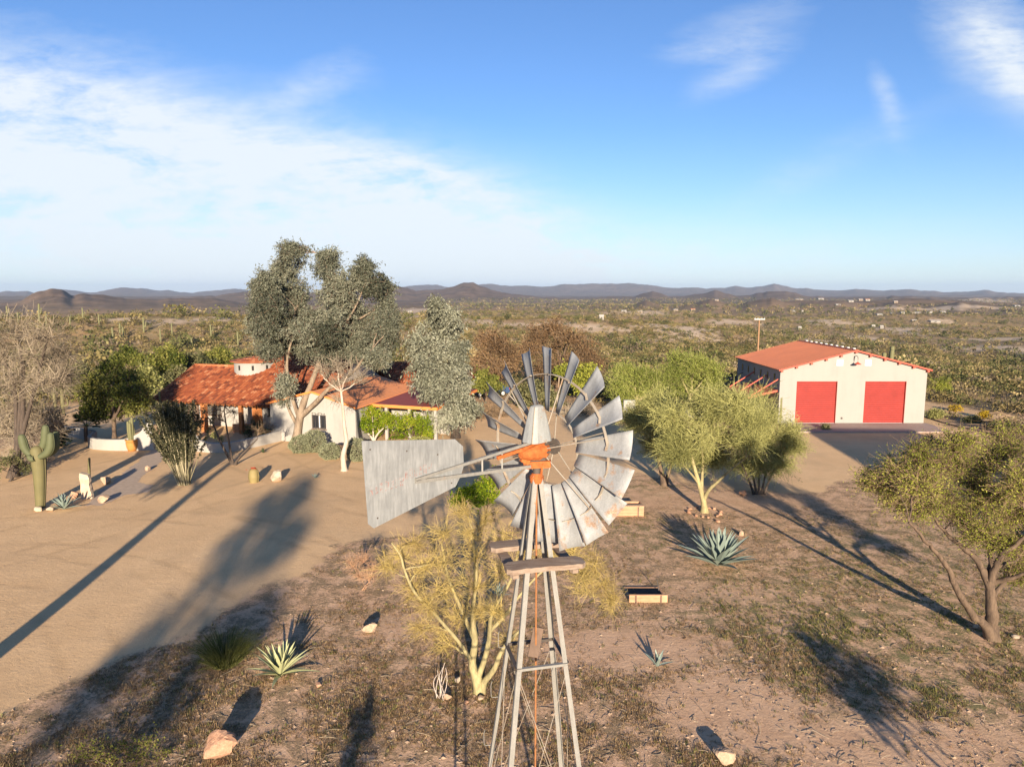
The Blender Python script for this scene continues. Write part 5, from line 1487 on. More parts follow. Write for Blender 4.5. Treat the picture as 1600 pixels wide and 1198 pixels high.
# --- small bare tree in front of the house
b9 = gp(363, 726); Y9_ = b9[1]
tr = [(pxt(Y9_, [(361, 726), (352, 705), (342, 685), (334, 665), (322, 648)], [0, 0, 0, .2, .4], b9), .1, .035), (pxt(Y9_, [(364, 726), (360, 705), (356, 680), (352, 655), (350, 640)], [0, .2, .3, .3, .2]), .1, .035), (pxt(Y9_, [(367, 725), (376, 712), (388, 700), (402, 686)], [0, -.2, -.4, -.5]), .09, .04)]
lp = [(318, 645, 14, 10), (335, 640, 14, 12), (352, 635, 16, 12), (368, 645, 12, 12), (404, 672, 12, 12), (342, 655, 14, 10), (310, 660, 8, 8)]
tree('bare_tree', 'small dark leafless tree forking low in front of the courtyard wall', 'tree', b9, tr, pxl(Y9_, lp, .6, 17), B_DARK, T_BROWN, None, 58, subs=12, sub_r=.02, twigs=5, twig_len=.5, twig_r=.008, leaves=0, up=.2, upright=.2)
# --- citrus, flowering hedge, green tree behind the tower
b10 = gp(584, 690); Y10_ = b10[1]
tr = [(pxt(Y10_, [(584, 692), (578, 680), (565, 668)], None, b10), .1, .05), (pxt(Y10_, [(584, 690), (590, 678), (600, 668)]), .1, .05), (pxt(Y10_, [(584, 690), (583, 675), (582, 655)]), .08, .04)]
lp = [(560, 650, 16, 13), (580, 645, 18, 14), (600, 652, 14, 14), (570, 665, 18, 10), (592, 668, 18, 10), (548, 655, 9, 9)]
tree('citrus_tree', 'glossy green citrus tree at the corner of the white gable', 'tree', b10, tr, pxl(Y10_, lp, .9, 18), B_PALE, None, L_CIT, 59, subs=18, sub_r=.016, twigs=7, twig_len=.4, twig_r=0, leaves=9, leaf=.16, leafw=.55, shell=.4)
rtree('hedge', 'sprawling flowering hedge between the citrus tree and the parked white car', gp(642, 694)[1], (642, 694), [(620, 660, 14, 12), (640, 655, 16, 12), (660, 660, 16, 14), (625, 677, 16, 12), (648, 676, 20, 12), (670, 675, 12, 12)], L_CIT, B_BROWN, seed=60, cat='hedge', r0=.06, subs=16, sub_r=.012, twigs=7, twig_len=.45, twig_r=0, leaves=9, leaf=.14, leafw=.5, shell=.4)
rtree('citrus_tree', 'vivid green leafy tree seen between the tail vane and the lower blades', gp(748, 845)[1], (748, 845), [(715, 778, 12, 9), (732, 770, 16, 11), (752, 762, 16, 14), (770, 750, 18, 14), (745, 782, 16, 8), (785, 740, 12, 10), (765, 775, 16, 10)], L_CIT, B_BROWN, seed=61, r0=.09, subs=16, sub_r=.012, twigs=7, twig_len=.35, twig_r=0, leaves=9, leaf=.12, leafw=.55, shell=.42)
# --- yellow-green bush at the lower left corner, dry bush by the drive
rtree('shrub', 'sparse yellow-green bush at the lower left corner', gp(190, 1196)[1], (190, 1200), [(140, 1168, 26, 12), (165, 1180, 28, 12), (200, 1165, 26, 12), (235, 1160, 22, 13), (225, 1185, 28, 12), (255, 1180, 14, 10), (185, 1195, 40, 12), (120, 1190, 20, 12)], L_YEL, B_DARK, seed=62, twigm=T_BROWN, cat='shrub', r0=.03, dep=.4, subs=12, sub_r=.006, twigs=6, twig_len=.25, twig_r=.003, leaves=3, leaf=.05, leafw=.6)
T_RED = twig_mat('reddish_dry_stems', (.22, .10, .06), (.46, .30, .18))
rtree('shrub', 'dry reddish bush of bare stems on the edge of the gravel drive', gp(565, 922)[1], (565, 922), [(552, 885, 14, 14), (568, 878, 14, 14), (582, 890, 12, 12), (560, 902, 14, 10), (575, 905, 12, 8)], None, T_RED, seed=63, twigm=T_RED, cat='shrub', r0=.02, dep=.3, subs=20, sub_r=.007, twigs=6, twig_len=.35, twig_r=.004, leaves=0, upright=.7, up=.3)
# --- shrubs inside the courtyard
rtree('shrub', 'grey leafy bush inside the courtyard below the porch', gp(398, 684)[1], (398, 684), [(398, 664, 13, 11), (390, 674, 10, 8), (408, 674, 11, 8)], L_DULL, B_DARK, seed=64, cat='shrub', r0=.05, subs=12, sub_r=.012, twigs=6, twig_len=.35, twig_r=0, leaves=8, leaf=.13, leafw=.5)
rtree('shrub', 'pale dry bush at the right end of the courtyard', gp(422, 684)[1], (422, 684), [(422, 668, 10, 9), (430, 674, 9, 7)], None, B_PALE, seed=65, twigm=T_GREY, cat='shrub', r0=.04, subs=16, sub_r=.01, twigs=6, twig_len=.35, twig_r=.008, leaves=0, upright=.4)
rtree('shrub', 'pale straw bush hanging over the right courtyard wall', gp(338, 700)[1] + .6, (338, 700), [(336, 680, 10, 8), (345, 685, 8, 6)], L_STRAW, B_PALE, seed=66, cat='shrub', r0=.03, subs=12, sub_r=.01, twigs=6, twig_len=.3, twig_r=0, leaves=6, leaf=.1, leafw=.4)
# --- trees behind the drone: their crowns and stems throw the long shadows across the drive
OFF = dict(subs=16, sub_r=.03, twigs=6, twig_len=.8, twig_r=0, leaves=7, leaf=.34, leafw=.45, droop=.3, up=.15, shell=.45)


def off_tree(label, x, y, hgt, lean, lumps_, r0, seed, **k):
    b = np.array([x, y, 0.]); t_ = b + np.array([lean[0], lean[1], hgt])
    cs = [(b + np.array(c), np.array(q)) for *c, q in lumps_]
    tr = [(np.array([b, b + (t_ - b) * .35 + [.15, 0, 0], b + (t_ - b) * .7 - [.1, .1, 0], t_]), r0, r0 * .35)]
    return tree('eucalyptus_tree', label, 'tree', b, tr, cs, B_EUC, None, L_EUC, seed, None, **{**OFF, **k})


sx, sy = SHD
q = gp(20, 992)[:2] - SHD * 11.5
off_tree('tall forked eucalyptus outside the left edge whose trunk shadow crosses the gravel drive', q[0], q[1], 9.5, (.3, .2), [(.2, .3, 10.9, (1.4, 1.4, 1.0)), (-1.3, 0, 11.2, (1.2, 1.2, 1.0)), (1.5, .2, 11.2, (1.3, 1.2, 1.1)), (.3, 0, 12.6, (1.3, 1.2, 1.0)), (-2.4, .5, 7.2, (.6, .6, .5))], .42, 71)
q = gp(262, 1000)[:2] - SHD * 62
off_tree('broad eucalyptus behind the drone whose crown shadow covers the gravel drive', q[0], q[1], 15.0, (.4, 0), [(-.6, 0, 14.0, (.7, .8, .5)), (1.2, 0, 14.2, (1.0, .9, .5)), (2.8, 0, 14.4, (.7, .8, .45)), (.2, .2, 15.2, (.9, .9, .55)), (1.8, 0, 15.6, (.9, .9, .55)), (-.5, 0, 15.9, (.5, .7, .55)), (1.2, .1, 16.6, (.9, .8, .55)), (2.4, 0, 16.4, (.4, .6, .55)), (.2, 0, 17.2, (.5, .7, .55)), (-.6, 0, 17.6, (.35, .6, .55)), (.6, 0, 18.2, (.4, .6, .45)), (1.4, 0, 17.7, (.35, .6, .55)), (-1.3, 0, 13.3, (.2, .4, .6)), (1.5, 0, 13.2, (.2, .4, .5))], .3, 72, subs=10, twigs=5, leaves=5)
q = gp(548, 1190)[:2] - SHD * 12
off_tree('slim tree behind the drone whose thin shadow lies beside the palo verde', q[0], q[1], 3.1, (.1, .1), [(0, 0, 2.5, (.35, .35, .3)), (.1, 0, 3.1, (.35, .35, .3))], .13, 73, leaf=.16, twig_len=.35, subs=10, twigs=5)
q = gp(1470, 1190)[:2] - SHD * 10
off_tree('slim tree behind the drone whose thin shadow crosses the lower right dirt', q[0], q[1], 3.3, (-.1, .1), [(-.5, 0, 2.8, (.9, .7, .25)), (.5, 0, 3.1, (.9, .7, .3)), (0, 0, 3.5, (.9, .7, .3))], .08, 74, leaf=.2, twig_len=.4, subs=10, twigs=5)
# ================================================================== CACTI, AGAVES, SMALL PLANTS, ROCKS
def agave_geo(c, n, L, Wd, seed, spread=1.0, up0=.25, curve=.18):
    rng = np.random.default_rng(seed); g = Geo(); k = 8
    for i in range(n):
        a = i * 2.39996 + rng.normal() * .12; f = (i + .5) / n
        el = rad(14 + 70 * f ** .72) + rng.normal() * .07
        l = L * (1 - .15 * f) * rng.uniform(.85, 1.1)
        d = np.array([math.cos(a) * math.cos(el), math.sin(a) * math.cos(el), math.sin(el)]); s = np.array([-math.sin(a), math.cos(a), 0]); nn = np.cross(d, s); nn = nn * (1 if nn[2] > 0 else -1)
        t = np.linspace(0, 1, k)
        wd = Wd * np.interp(t, [0, .12, .4, .75, 1], [.75, .7, 1, .55, .015])
        ax = c + d * (t * l)[:, None] + np.array([0, 0, 1]) * (-curve * l * t ** 2.2 * math.cos(el))[:, None] + np.array([0, 0, .04])
        P = np.stack([ax - s * wd[:, None] / 2 + nn * wd[:, None] * .16, ax, ax + s * wd[:, None] / 2 + nn * wd[:, None] * .16, ax - nn * wd[:, None] * .12, ax - s * wd[:, None] / 2 + nn * wd[:, None] * .16], 1)
        r_ = np.tile(np.array([.35, .35, .75, .75]), k - 1) * 0 + np.clip(rng.normal(.5, .15), 0, 1)
        g.grid(P, r=r_)
    return g


def agave_mat(name, a, b, edge):
    m = NT(name)
    c = m.ramp(m.attr('rnd'), [(0, a), (1, b)])
    n1 = m.noise(m.pos(), 18, 3)
    return m.bsdf(m.mix(m.math('MULTIPLY', n1, .35), c, edge), .5, bump=n1, bs=.1, spec=.35)


M_AGB = agave_mat('blue_agave', (.12, .165, .135), (.24, .29, .25), (.30, .33, .27))
M_AGY = agave_mat('pale_agave', (.25, .27, .12), (.46, .46, .25), (.50, .46, .26))


def agave(label, px, py, n, L, Wd, seed, mat, spread=1.0, curve=.12):
    c = gp(px, py); c_ = c - np.array([0, 0, 0])
    return single(agave_geo(c_, n, L, Wd, seed, spread, curve=curve), 'agave', mat, label, 'agave', c_)


agave('large blue-grey agave with long stiff leaves in the open grass', 1122, 884, 52, 1.95, .30, 1, M_AGB)
agave('pale striped agave with yellowish leaves beside the grass clump', 438, 1056, 34, 1.25, .155, 2, M_AGY, 1.0, .2)
agave('tiny blue agave standing alone on the bare pink dirt', 1027, 1042, 9, .62, .11, 3, M_AGB, .8)
agave('blue-grey agave at the foot of the saguaro', 100, 796, 26, 1.05, .18, 4, M_AGB)
agave('small agave half hidden under the yellow palo verde', 778, 932, 16, .6, .09, 5, M_AGB)
agave('small dark agave on the bare sand between boulder and pale sapling', 492, 748, 9, .42, .08, 6, M_AGB)
agave('small green agave at the base of the curved courtyard wall', 411, 708, 16, .5, .06, 7, plain('deep_green_yucca', (.06, .09, .035), .6))
agave('dark green yucca in the left courtyard bed', 205, 690, 20, .7, .06, 8, bpy.data.materials['deep_green_yucca'], .9)
# grass clump
M_BLADE_G = leaf_mat('bunch_grass', (.045, .06, .015), (.22, .22, .07), (.36, .33, .14))


def clump(c, n, hgt, spread, seed, base=.25):
    rng = np.random.default_rng(seed); g = Geo()
    a = rng.uniform(0, 2 * math.pi, n); el = np.clip(rng.normal(rad(66), .28, n), .3, 1.55); l = hgt * rng.uniform(.6, 1.1, n)
    o = np.stack([np.cos(a), np.sin(a), np.zeros(n)], 1) * (rng.random((n, 1)) ** .5) * base
    d = np.stack([np.cos(a) * np.cos(el), np.sin(a) * np.cos(el), np.sin(el)], 1)
    p0 = c + o; p1 = p0 + d * l[:, None] * .6; p2 = p0 + d * l[:, None] - np.array([0, 0, 1.]) * (l * .12)[:, None] + np.stack([np.cos(a), np.sin(a), 0 * a], 1) * (l * spread)[:, None]
    g.tubes(bez(p0, p1, p2, 4), np.array([[.007, .006, .004, .001]]), 3, r=np.clip(rng.normal(.4, .25, n), 0, 1))
    return g


c = gp(352, 1036)
single(clump(c, 900, 1.05, .22, 5, .42), 'grass_clump', M_BLADE_G, 'dense green bunch grass clump left of the pale agave', 'grass clump', c)
# ocotillo
c = gp(289, 757); rng = np.random.default_rng(4)
oc = thing('ocotillo', 'dense ocotillo with bundled pale stems and dark leafy tops', 'ocotillo', c)
n = 120; a = rng.uniform(0, 2 * math.pi, n); el = rad(90) - np.abs(rng.normal(0, .15, n)) - .04
l = rng.uniform(3.6, 5.3, n)
d = np.stack([np.cos(a) * np.cos(el), np.sin(a) * np.cos(el), np.sin(el)], 1); d[:, 0] -= .11; d[:, 1] *= .8
p0 = c + np.stack([np.cos(a), np.sin(a), 0 * a], 1) * .32 * rng.random((n, 1)); p2 = p0 + unit(d) * l[:, None]; p1 = (p0 + p2) / 2 + np.array([0, 0, .35]) + rng.normal(size=(n, 3)) * .12
st = bez(p0, p1, p2, 10) + rng.normal(size=(n, 10, 3)) * .025
Geo().tubes(st, np.linspace(.035, .014, 10)[None] * rng.uniform(.8, 1.2, (n, 1)), 5, r=rng.random(n)).build('stem', twig_mat('ocotillo_stem', (.12, .105, .06), (.36, .31, .20)), oc)
q = n * 150; ii = np.repeat(np.arange(n), 150); t = rng.uniform(.36, 1, q) * 9; j = np.clip(t.astype(int), 0, 8)
C = st[ii, j] + (st[ii, j + 1] - st[ii, j]) * (t - j)[:, None] + rng.normal(size=(q, 3)) * .035
g = Geo(); g.leaves(C, sph(rng, q), sph(rng, q), .17, .085, np.clip(rng.normal(.4, .25, q), 0, 1)); g.build('leaf', leaf_mat('ocotillo_leaf', (.03, .032, .018), (.11, .105, .055)), oc)


# saguaros
def sag_mat(name, a, b):
    m = NT(name)
    r = m.attr('rnd'); n1 = m.noise(m.pos(), 2.2, 4)
    c = m.ramp(m.math('ADD', m.math('MULTIPLY', r, .75), m.math('MULTIPLY', n1, .25)), [(.15, a), (.8, b)])
    return m.bsdf(c, .65, spec=.2)


M_SAG = sag_mat('saguaro_skin', (.05, .053, .025), (.20, .17, .078))
M_SAGF = sag_mat('saguaro_skin_far', (.075, .08, .036), (.20, .185, .09))
M_SAGA = sag_mat('saguaro_arm_skin', (.038, .05, .026), (.13, .135, .066))
M_CORK = plain('corky_trunk', (.26, .20, .115), .9, var=.25, scale=5)


def column(g, P, R, ribs=16, dome=True):
    """a ribbed cactus stem along points P with radii R"""
    P = catmull(P, 5); k = len(P); R = np.interp(np.linspace(0, 1, k), np.linspace(0, 1, len(R)), R)
    if dome:
        end = P[-1] - P[-2]; u_ = unit(end); r_ = R[-1]
        ex = [(P[-1] + u_ * r_ * s_, r_ * math.sqrt(max(0, 1 - s_ * s_)) + .004) for s_ in (.4, .7, .9, 1)]
        P = np.vstack([P, [e[0] for e in ex]]); R = np.concatenate([R, [e[1] for e in ex]]); k = len(P)
    T = unit(np.gradient(P, axis=0)); A = np.zeros_like(P); ref = np.array([1., 0, 0])
    for i in range(k):
        ref = ref - T[i] * (ref @ T[i]); ref = ref / np.linalg.norm(ref); A[i] = ref
    B = np.cross(T, A); m = ribs * 2
    an = np.arange(m + 1) * 2 * math.pi / m; kk = np.where(np.arange(m + 1) % 2 == 0, 1.06, .88)
    V = P[:, None] + R[:, None, None] * kk[None, :, None] * (np.cos(an)[None, :, None] * A[:, None] + np.sin(an)[None, :, None] * B[:, None])
    g.grid(V, r=np.tile(.55, (k - 1) * m))
    return g


Ys = gp(63, 793)[1]; cs = gp(63, 793)
sg = thing('saguaro', 'mature saguaro with thick pale trunk and four raised arms at the left edge', 'saguaro', cs)
g = Geo(); column(g, pxt(Ys, [(63, 795), (63, 770), (62, 740), (60, 716), (58, 705)], None, cs - [0, 0, .1]), [.22, .26, .31, .36, .32]); g.build('trunk', M_SAG, sg, True)
for pts, R, dy in (([(56, 716), (45, 708), (39, 700), (36, 690), (34, 683)], [.14, .17, .2, .21, .17], -.1), ([(60, 710), (66, 700), (70, 690), (71, 675), (71, 668)], [.17, .2, .21, .2, .16], .2), ([(62, 714), (73, 708), (78, 700), (79, 690), (79, 680)], [.14, .2, .21, .2, .16], -.3), ([(64, 712), (80, 706), (86, 698), (87, 688), (87, 678)], [.13, .19, .2, .19, .15], .35), ([(54, 716), (49, 717), (46, 714)], [.14, .15, .13], -.35)):
    g = Geo(); column(g, pxt(Ys, pts, [dy] * len(pts)), R, 13); g.build('arm', M_SAGA, sg, True)


def sag_far(label, px, py, h, arms, seed, mat=None, Y=None):
    rng = np.random.default_rng(seed)
    c = gt(px, py) if Y is None else at(px, py, Y)
    c = np.array([c[0], c[1], float(terrain_z(c[0], c[1]))])
    r0 = .022 * h + .07
    h = h * .55; g = Geo(); column(g, np.array([c - [0, 0, .2], c + [0, 0, h * .4], c + [.02 * h * rng.normal(), 0, h]]), [r0 * .85, r0, r0 * .9], 8)
    for k in range(arms):
        s = rng.choice([-1, 1]) if k else 1; s = s if k < 2 else -s; z = h * rng.uniform(.35, .6); o = r0 * 2.6
        column(g, np.array([c + [0, 0, z], c + [s * o, rng.normal() * .1, z + .05 * h], c + [s * o * 1.15, 0, z + h * rng.uniform(.22, .38)]]), [r0 * .5, r0 * .62, r0 * .55], 7)
    return single(g, 'saguaro', mat or M_SAGF, label, 'saguaro', c, 'saguaros on the desert slopes', True)


sgl = 'pale saguaro standing on the desert hillside behind the house'
for i, (px, py, h, a) in enumerate([(29, 508, 6, 1), (62, 504, 9, 1), (73, 510, 6, 0), (177, 536, 6.5, 0), (188, 527, 6, 1), (193, 529, 5, 0), (225, 520, 7, 2), (251, 534, 5.5, 0), (269, 523, 5, 0), (130, 500, 6, 1), (330, 528, 6, 1), (300, 545, 5, 0), (372, 540, 6, 1), (12, 500, 7, 1), (110, 512, 5, 0), (155, 508, 5, 1), (655, 530, 6, 1), (985, 538, 5.5, 1)]):
    sag_far(sgl, px, py, h, a, 200 + i)
sag_far('slim saguaro with one arm beyond the left thicket beside the dirt track', 98, 634, 4.2, 1, 240, M_SAG, 66)
sag_far('small saguaro without arms beyond the left thicket beside the dirt track', 86, 630, 3.4, 0, 241, M_SAG, 67)


def organ(label, px, py, hs, r, seed, mat=M_SAG, pot=False, Y=None, z0=0):
    rng = np.random.default_rng(seed); c = gp(px, py) if Y is None else np.array([at(px, py, Y)[0], Y, 0.])
    if pot:
        root = thing('potted_cactus', label, 'potted cactus', c)
        g = Geo(); g.lathe([(0, 0), (.28, 0), (.36, .25), (.42, .55), (.40, .78), (.46, .80), (.46, .88), (.38, .88), (.36, .80), (0, .78)], c, 24); g.build('pot', plain('terracotta_pot', (.42, .19, .05), .7, var=.18, scale=4), root, True); z0 = .75
    g = Geo()
    for i, h in enumerate(hs):
        a = i * 2.4; o = np.array([math.cos(a), math.sin(a), 0]) * r * 2.0 * (.4 + .25 * i ** .5)
        column(g, np.array([c + o * .7 + [0, 0, z0], c + o + [0, 0, z0 + h * .5], c + o * 1.2 + [rng.normal() * .04, 0, z0 + h]]), [r * .9, r, r * .9], 7)
    if pot: g.build('cactus', mat, root, True)
    else: single(g, 'organ_pipe_cactus', mat, label, 'cactus', c, None, True)


organ('cluster of pale columnar cacti in an orange terracotta pot before the gate pier', 207, 704, [1.7, 1.5, 1.3, 1.1, 1.4], .1, 1, M_SAGF, True)
organ('group of tall green columnar cacti inside the gate beside the ocotillo', 300, 690, [2.4, 2.0, 1.7, 2.1, 1.4], .13, 2)
organ('cluster of pale organ pipe stems rising behind the right slope of the barn roof', 1388, 570, [5.0, 4.2, 4.6, 3.6], .28, 3, M_SAGF, False, 84)
organ('slim columnar cactus leaning on the left porch column', 252, 672, [3.2, 2.0], .1, 4)
organ('small saguaro with yellowed base at the left corner of the barn', 1216, 662, [2.3, 1.2], .16, 5, M_SAGF)
organ('single slender cactus stem behind the standing stone', 139, 748, [1.3], .08, 6)
# barrel cactus
c = gp(397, 753)
bc = thing('barrel_cactus', 'stout barrel cactus with red crown beside the pale boulder', 'cactus', c)
g = Geo(); column(g, np.array([c, c + [0, 0, .35], c + [0, 0, .62]]), [.26, .32, .28], 14); g.build('body', sag_mat('barrel_skin', (.09, .08, .03), (.32, .24, .10)), bc, True)
g = Geo(); rng = np.random.default_rng(1); q = 60; C = c + [0, 0, .86] + rng.normal(size=(q, 3)) * [.11, .11, .03]; g.leaves(C, sph(rng, q) + [0, 0, .8], sph(rng, q), .1, .05, .5); g.build('red_crown', leaf_mat('red_flower', (.3, .03, .015), (.55, .08, .04)), bc)


# clipped round shrubs
def ball(label, px, py, rp, ryp, seed, mat=L_GREYSH):
    c = gp(px, py); m = mpp(c); R = np.array([rp * m, rp * m * .9, ryp * m]); rng = np.random.default_rng(seed)
    root = thing('shrub', label, 'shrub', c)
    ct = c + [0, R[1] * .6, R[2] * .92]
    n = 5200; d = sph(rng, n); bump = 1 + .10 * np.sin(d[:, 0] * 7 + seed) * np.sin(d[:, 2] * 6 + seed * 2) + .06 * np.sin(d[:, 1] * 13)
    P = ct + d * R * (bump * rng.uniform(.72, 1.03, n) ** .5)[:, None]
    P[:, 2] = np.maximum(P[:, 2], .04)
    g = Geo(); g.leaves(P, unit(d + sph(rng, n) * 1.1), sph(rng, n), .10, .06, np.clip(rng.normal(.5, .22, n), 0, 1)); g.build('foliage', mat, root)
    g = Geo(); k = 14; a = rng.uniform(0, 6.28, k); p0 = np.repeat((c + [0, R[1] * .6, 0])[None], k, 0); p2 = ct + np.stack([np.cos(a), np.sin(a), rng.uniform(-.2, .6, k)], 1) * R * .6
    g.tubes(bez(p0, (p0 + p2) / 2 + [0, 0, .1], p2, 5), np.linspace(.03, .012, 5)[None], 5); g.build('stem', B_BROWN, root)


ball('clipped round grey-green shrub nearest the eucalyptus trunk, left of the pair', 467, 709, 17, 14, 1)
ball('clipped round grey-green shrub under the window, right of the pair', 489, 708, 18, 18, 2)
ball('clipped round grey-green shrub standing alone before the gable', 513, 719, 16, 13, 3)
ball('tall clipped grey shrub partly behind the tail vane', 556, 722, 15, 19, 4)
ball('straw-coloured domed shrub peeping over the top edge of the tail vane', 655, 712, 22, 14, 5, L_STRAW)
# fan of palm-like fronds in the left courtyard
c = gp(135, 690); rng = np.random.default_rng(9)
pm = thing('palm', 'small dark fan palm in the left courtyard corner', 'palm', c)
g = Geo(); g.tubes(np.array([c, c + [0, 0, .6], c + [.05, 0, 1.3]]), .14, 9); g.build('trunk', B_DARK, pm, True)
g = Geo()
for i in range(26):
    a = rng.uniform(0, 6.28); el = rng.uniform(-.3, 1.2); d = np.array([math.cos(a) * math.cos(el), math.sin(a) * math.cos(el), math.sin(el)]); h = c + [.05, 0, 1.3] + d * rng.uniform(.5, .9)
    g.tubes(np.array([c + [.05, 0, 1.3], (c + [.05, 0, 1.3] + h) / 2 + [0, 0, .06], h]), .012, 3)
    k = 14; s = unit(np.cross(d, [0, 0, 1])); u_ = np.cross(s, d); f = np.linspace(-1.3, 1.3, k)
    D = np.cos(f)[:, None] * d + np.sin(f)[:, None] * s + u_ * -.15
    g.leaves(np.repeat(h[None], k, 0), D, np.repeat(u_[None], k, 0), .55, .07, np.clip(rng.normal(.5, .2, k), 0, 1))
g.build('frond', L_DARK, pm)
# dead white stems, brush pile, flowers
c = gp(688, 1090); rng = np.random.default_rng(3); n = 9
g = Geo(); p0 = np.repeat(c[None], n, 0) + rng.normal(size=(n, 3)) * [.05, .05, 0]; p2 = p0 + np.stack([rng.normal(0, .22, n), rng.normal(0, .15, n), rng.uniform(.6, 1.15, n)], 1)
g.tubes(bez(p0, (p0 + p2) / 2 + rng.normal(size=(n, 3)) * .12, p2, 6), np.linspace(.014, .006, 6)[None], 5)
single(g, 'dead_stems', twig_mat('bleached_stem', (.40, .33, .28), (.55, .47, .4)), 'bundle of bleached dead stems left of the yellow palo verde', 'dead plant', c)
c = gp(1586, 672); n = 160; p0 = c + rng.normal(size=(n, 3)) * [1.4, .7, .35] + [0, 0, .5]; p2 = p0 + rng.normal(size=(n, 3)) * [.8, .6, .35]
p0[:, 2] = np.maximum(p0[:, 2], .05); p2[:, 2] = np.maximum(p2[:, 2], .05)
g = Geo(); g.tubes(bez(p0, (p0 + p2) / 2 + rng.normal(size=(n, 3)) * .1, p2, 4), .028, 4, r=rng.random(n)); single(g, 'brush_pile', T_BROWN, 'dark pile of cut branches by the track at the right edge', 'brush pile', c)
L_FLOW = leaf_mat('yellow_flowers', (.22, .16, .02), (.50, .34, .03))
for i, (px, py, rx, ry, lm, lb) in enumerate([(1493, 638, 9, 4, L_FLOW, 'low bush covered in orange-yellow flowers beside the track right of the barn'), (1538, 648, 7, 5, L_FLOW, 'smaller yellow-flowered bush at the end of the flower strip'), (1462, 646, 14, 8, L_STRAW, 'straw-coloured bush at the rear right corner of the barn'), (1470, 600, 18, 14, L_YEL, 'rounded yellow-green bush close behind the right barn wall'), (1520, 655, 16, 5, L_DULL, 'flat green bush along the far edge of the track'), (1455, 690, 12, 12, L_STRAW, 'tuft of tall straw grass at the right end of the barn apron'), (1290, 668, 4, 3, L_DULL, 'tiny weed on the edge of the concrete apron')]):
    Yb = gp(px, py + ry)[1]; Yb = min(Yb, 76)
    rtree('shrub', lb, Yb, (px, py + ry), [(px + dx * rx, py + dy * ry, rx * .6, ry * .7) for dx, dy in ((-.6, .1), (0, -.3), (.6, .1), (0, .4))], lm, B_BROWN, seed=300 + i, cat='shrub', r0=.04, dep=.3, subs=14, sub_r=.01, twigs=6, twig_len=.3, twig_r=0, leaves=8, leaf=.12, leafw=.5, shell=.45)


# rocks
def rock_mat(name, a, b):
    m = NT(name)
    n1 = m.noise(m.pos(), 4, 6, .65); n2 = m.noise(m.pos(), 22, 4)
    f = m.math('ADD', m.math('MULTIPLY', n1, .65), m.math('MULTIPLY', n2, .35))
    return m.bsdf(m.ramp(f, [(.33, a), (.65, b)]), .9, bump=f, bs=.5, bd=.03, spec=.15)


R_TAN = rock_mat('tan_granite', (.26, .17, .11), (.48, .345, .235)); R_PALE = rock_mat('pale_granite', (.32, .24, .17), (.54, .43, .31)); R_RED = rock_mat('reddish_rock', (.26, .13, .08), (.50, .30, .19))
for i, (px, py, w_, h_, mt, lb) in enumerate([
    (333, 1200, 34, 46, R_RED, 'large angular reddish boulder at the bottom edge left of the tower'),
    (1132, 1197, 22, 22, R_TAN, 'angular tan boulder at the bottom edge right of the tower'),
    (577, 993, 17, 16, R_TAN, 'rounded tan boulder with a dark shadow on the grass edge'),
    (432, 753, 13, 19, R_PALE, 'pale pointed boulder on the sand beside the barrel cactus'),
    (158, 787, 13, 13, R_TAN, 'tan boulder lying right of the standing stone'),
    (162, 757, 9, 15, R_TAN, 'small pointed boulder behind the standing stone'),
    (229, 736, 6, 10, R_TAN, 'small tan boulder beside the gravel path'),
    (56, 800, 8, 8, R_PALE, 'flat pale rock left of the saguaro foot'),
    (74, 800, 8, 7, R_PALE, 'flat pale rock right of the saguaro foot'),
    (113, 779, 9, 12, R_RED, 'dark rounded rock behind the blue-grey agave'),
    (1160, 838, 6, 10, R_TAN, 'small pale stone behind the big blue-grey agave'),
    (497, 1074, 7, 6, R_RED, 'small red stone below the pale agave'),
    (697, 1096, 9, 12, R_TAN, 'round tan stone at the foot of the dead stems'),
    (716, 1068, 6, 10, R_PALE, 'pale stone in the shade left of the palo verde trunk'),
    (752, 1096, 9, 9, R_TAN, 'tan stone in front of the yellow palo verde trunk'),
    (728, 1100, 6, 5, R_RED, 'small reddish stone between the two tan stones by the palo verde'),
    (1532, 984, 9, 8, R_PALE, 'white stone in the shade beside the mesquite trunk'),
    (1590, 998, 10, 5, R_PALE, 'flat white stone right of the mesquite trunk'),
    (1123, 817, 5, 4, R_RED, 'small red stone just below the whitened palo verde'),
    (1163, 775, 9, 8, R_RED, 'reddish rock at the foot of the many-stemmed palo verde'),
    (427, 1062, 4, 3, R_TAN, 'pebble-like stone left of the pale agave base')]):
    c = gp(px, py); m_ = mpp(c); rx = w_ * m_; rz = h_ * m_ / 1.0 * .6
    g = rock_geo(Geo(), c + [0, rx * .6, rz * .72], rx, rx * .75, rz, 400 + i)
    single(g, 'rock', mt, lb, 'rock', c)
c = gp(1101, 801); rng = np.random.default_rng(77)
for k in range(13):
    a = k * 2 * math.pi / 13 + rng.normal() * .08; p = c + np.array([math.cos(a) * .85, math.sin(a) * .85, .05]); r_ = rng.uniform(.09, .14)
    single(rock_geo(Geo(), p, r_ * 1.2, r_, r_ * .8, 450 + k, n=9, m=7), 'rock', R_RED, 'small reddish stone in the ring around the whitened palo verde trunk', 'rock', p, 'ring of stones round the palo verde')

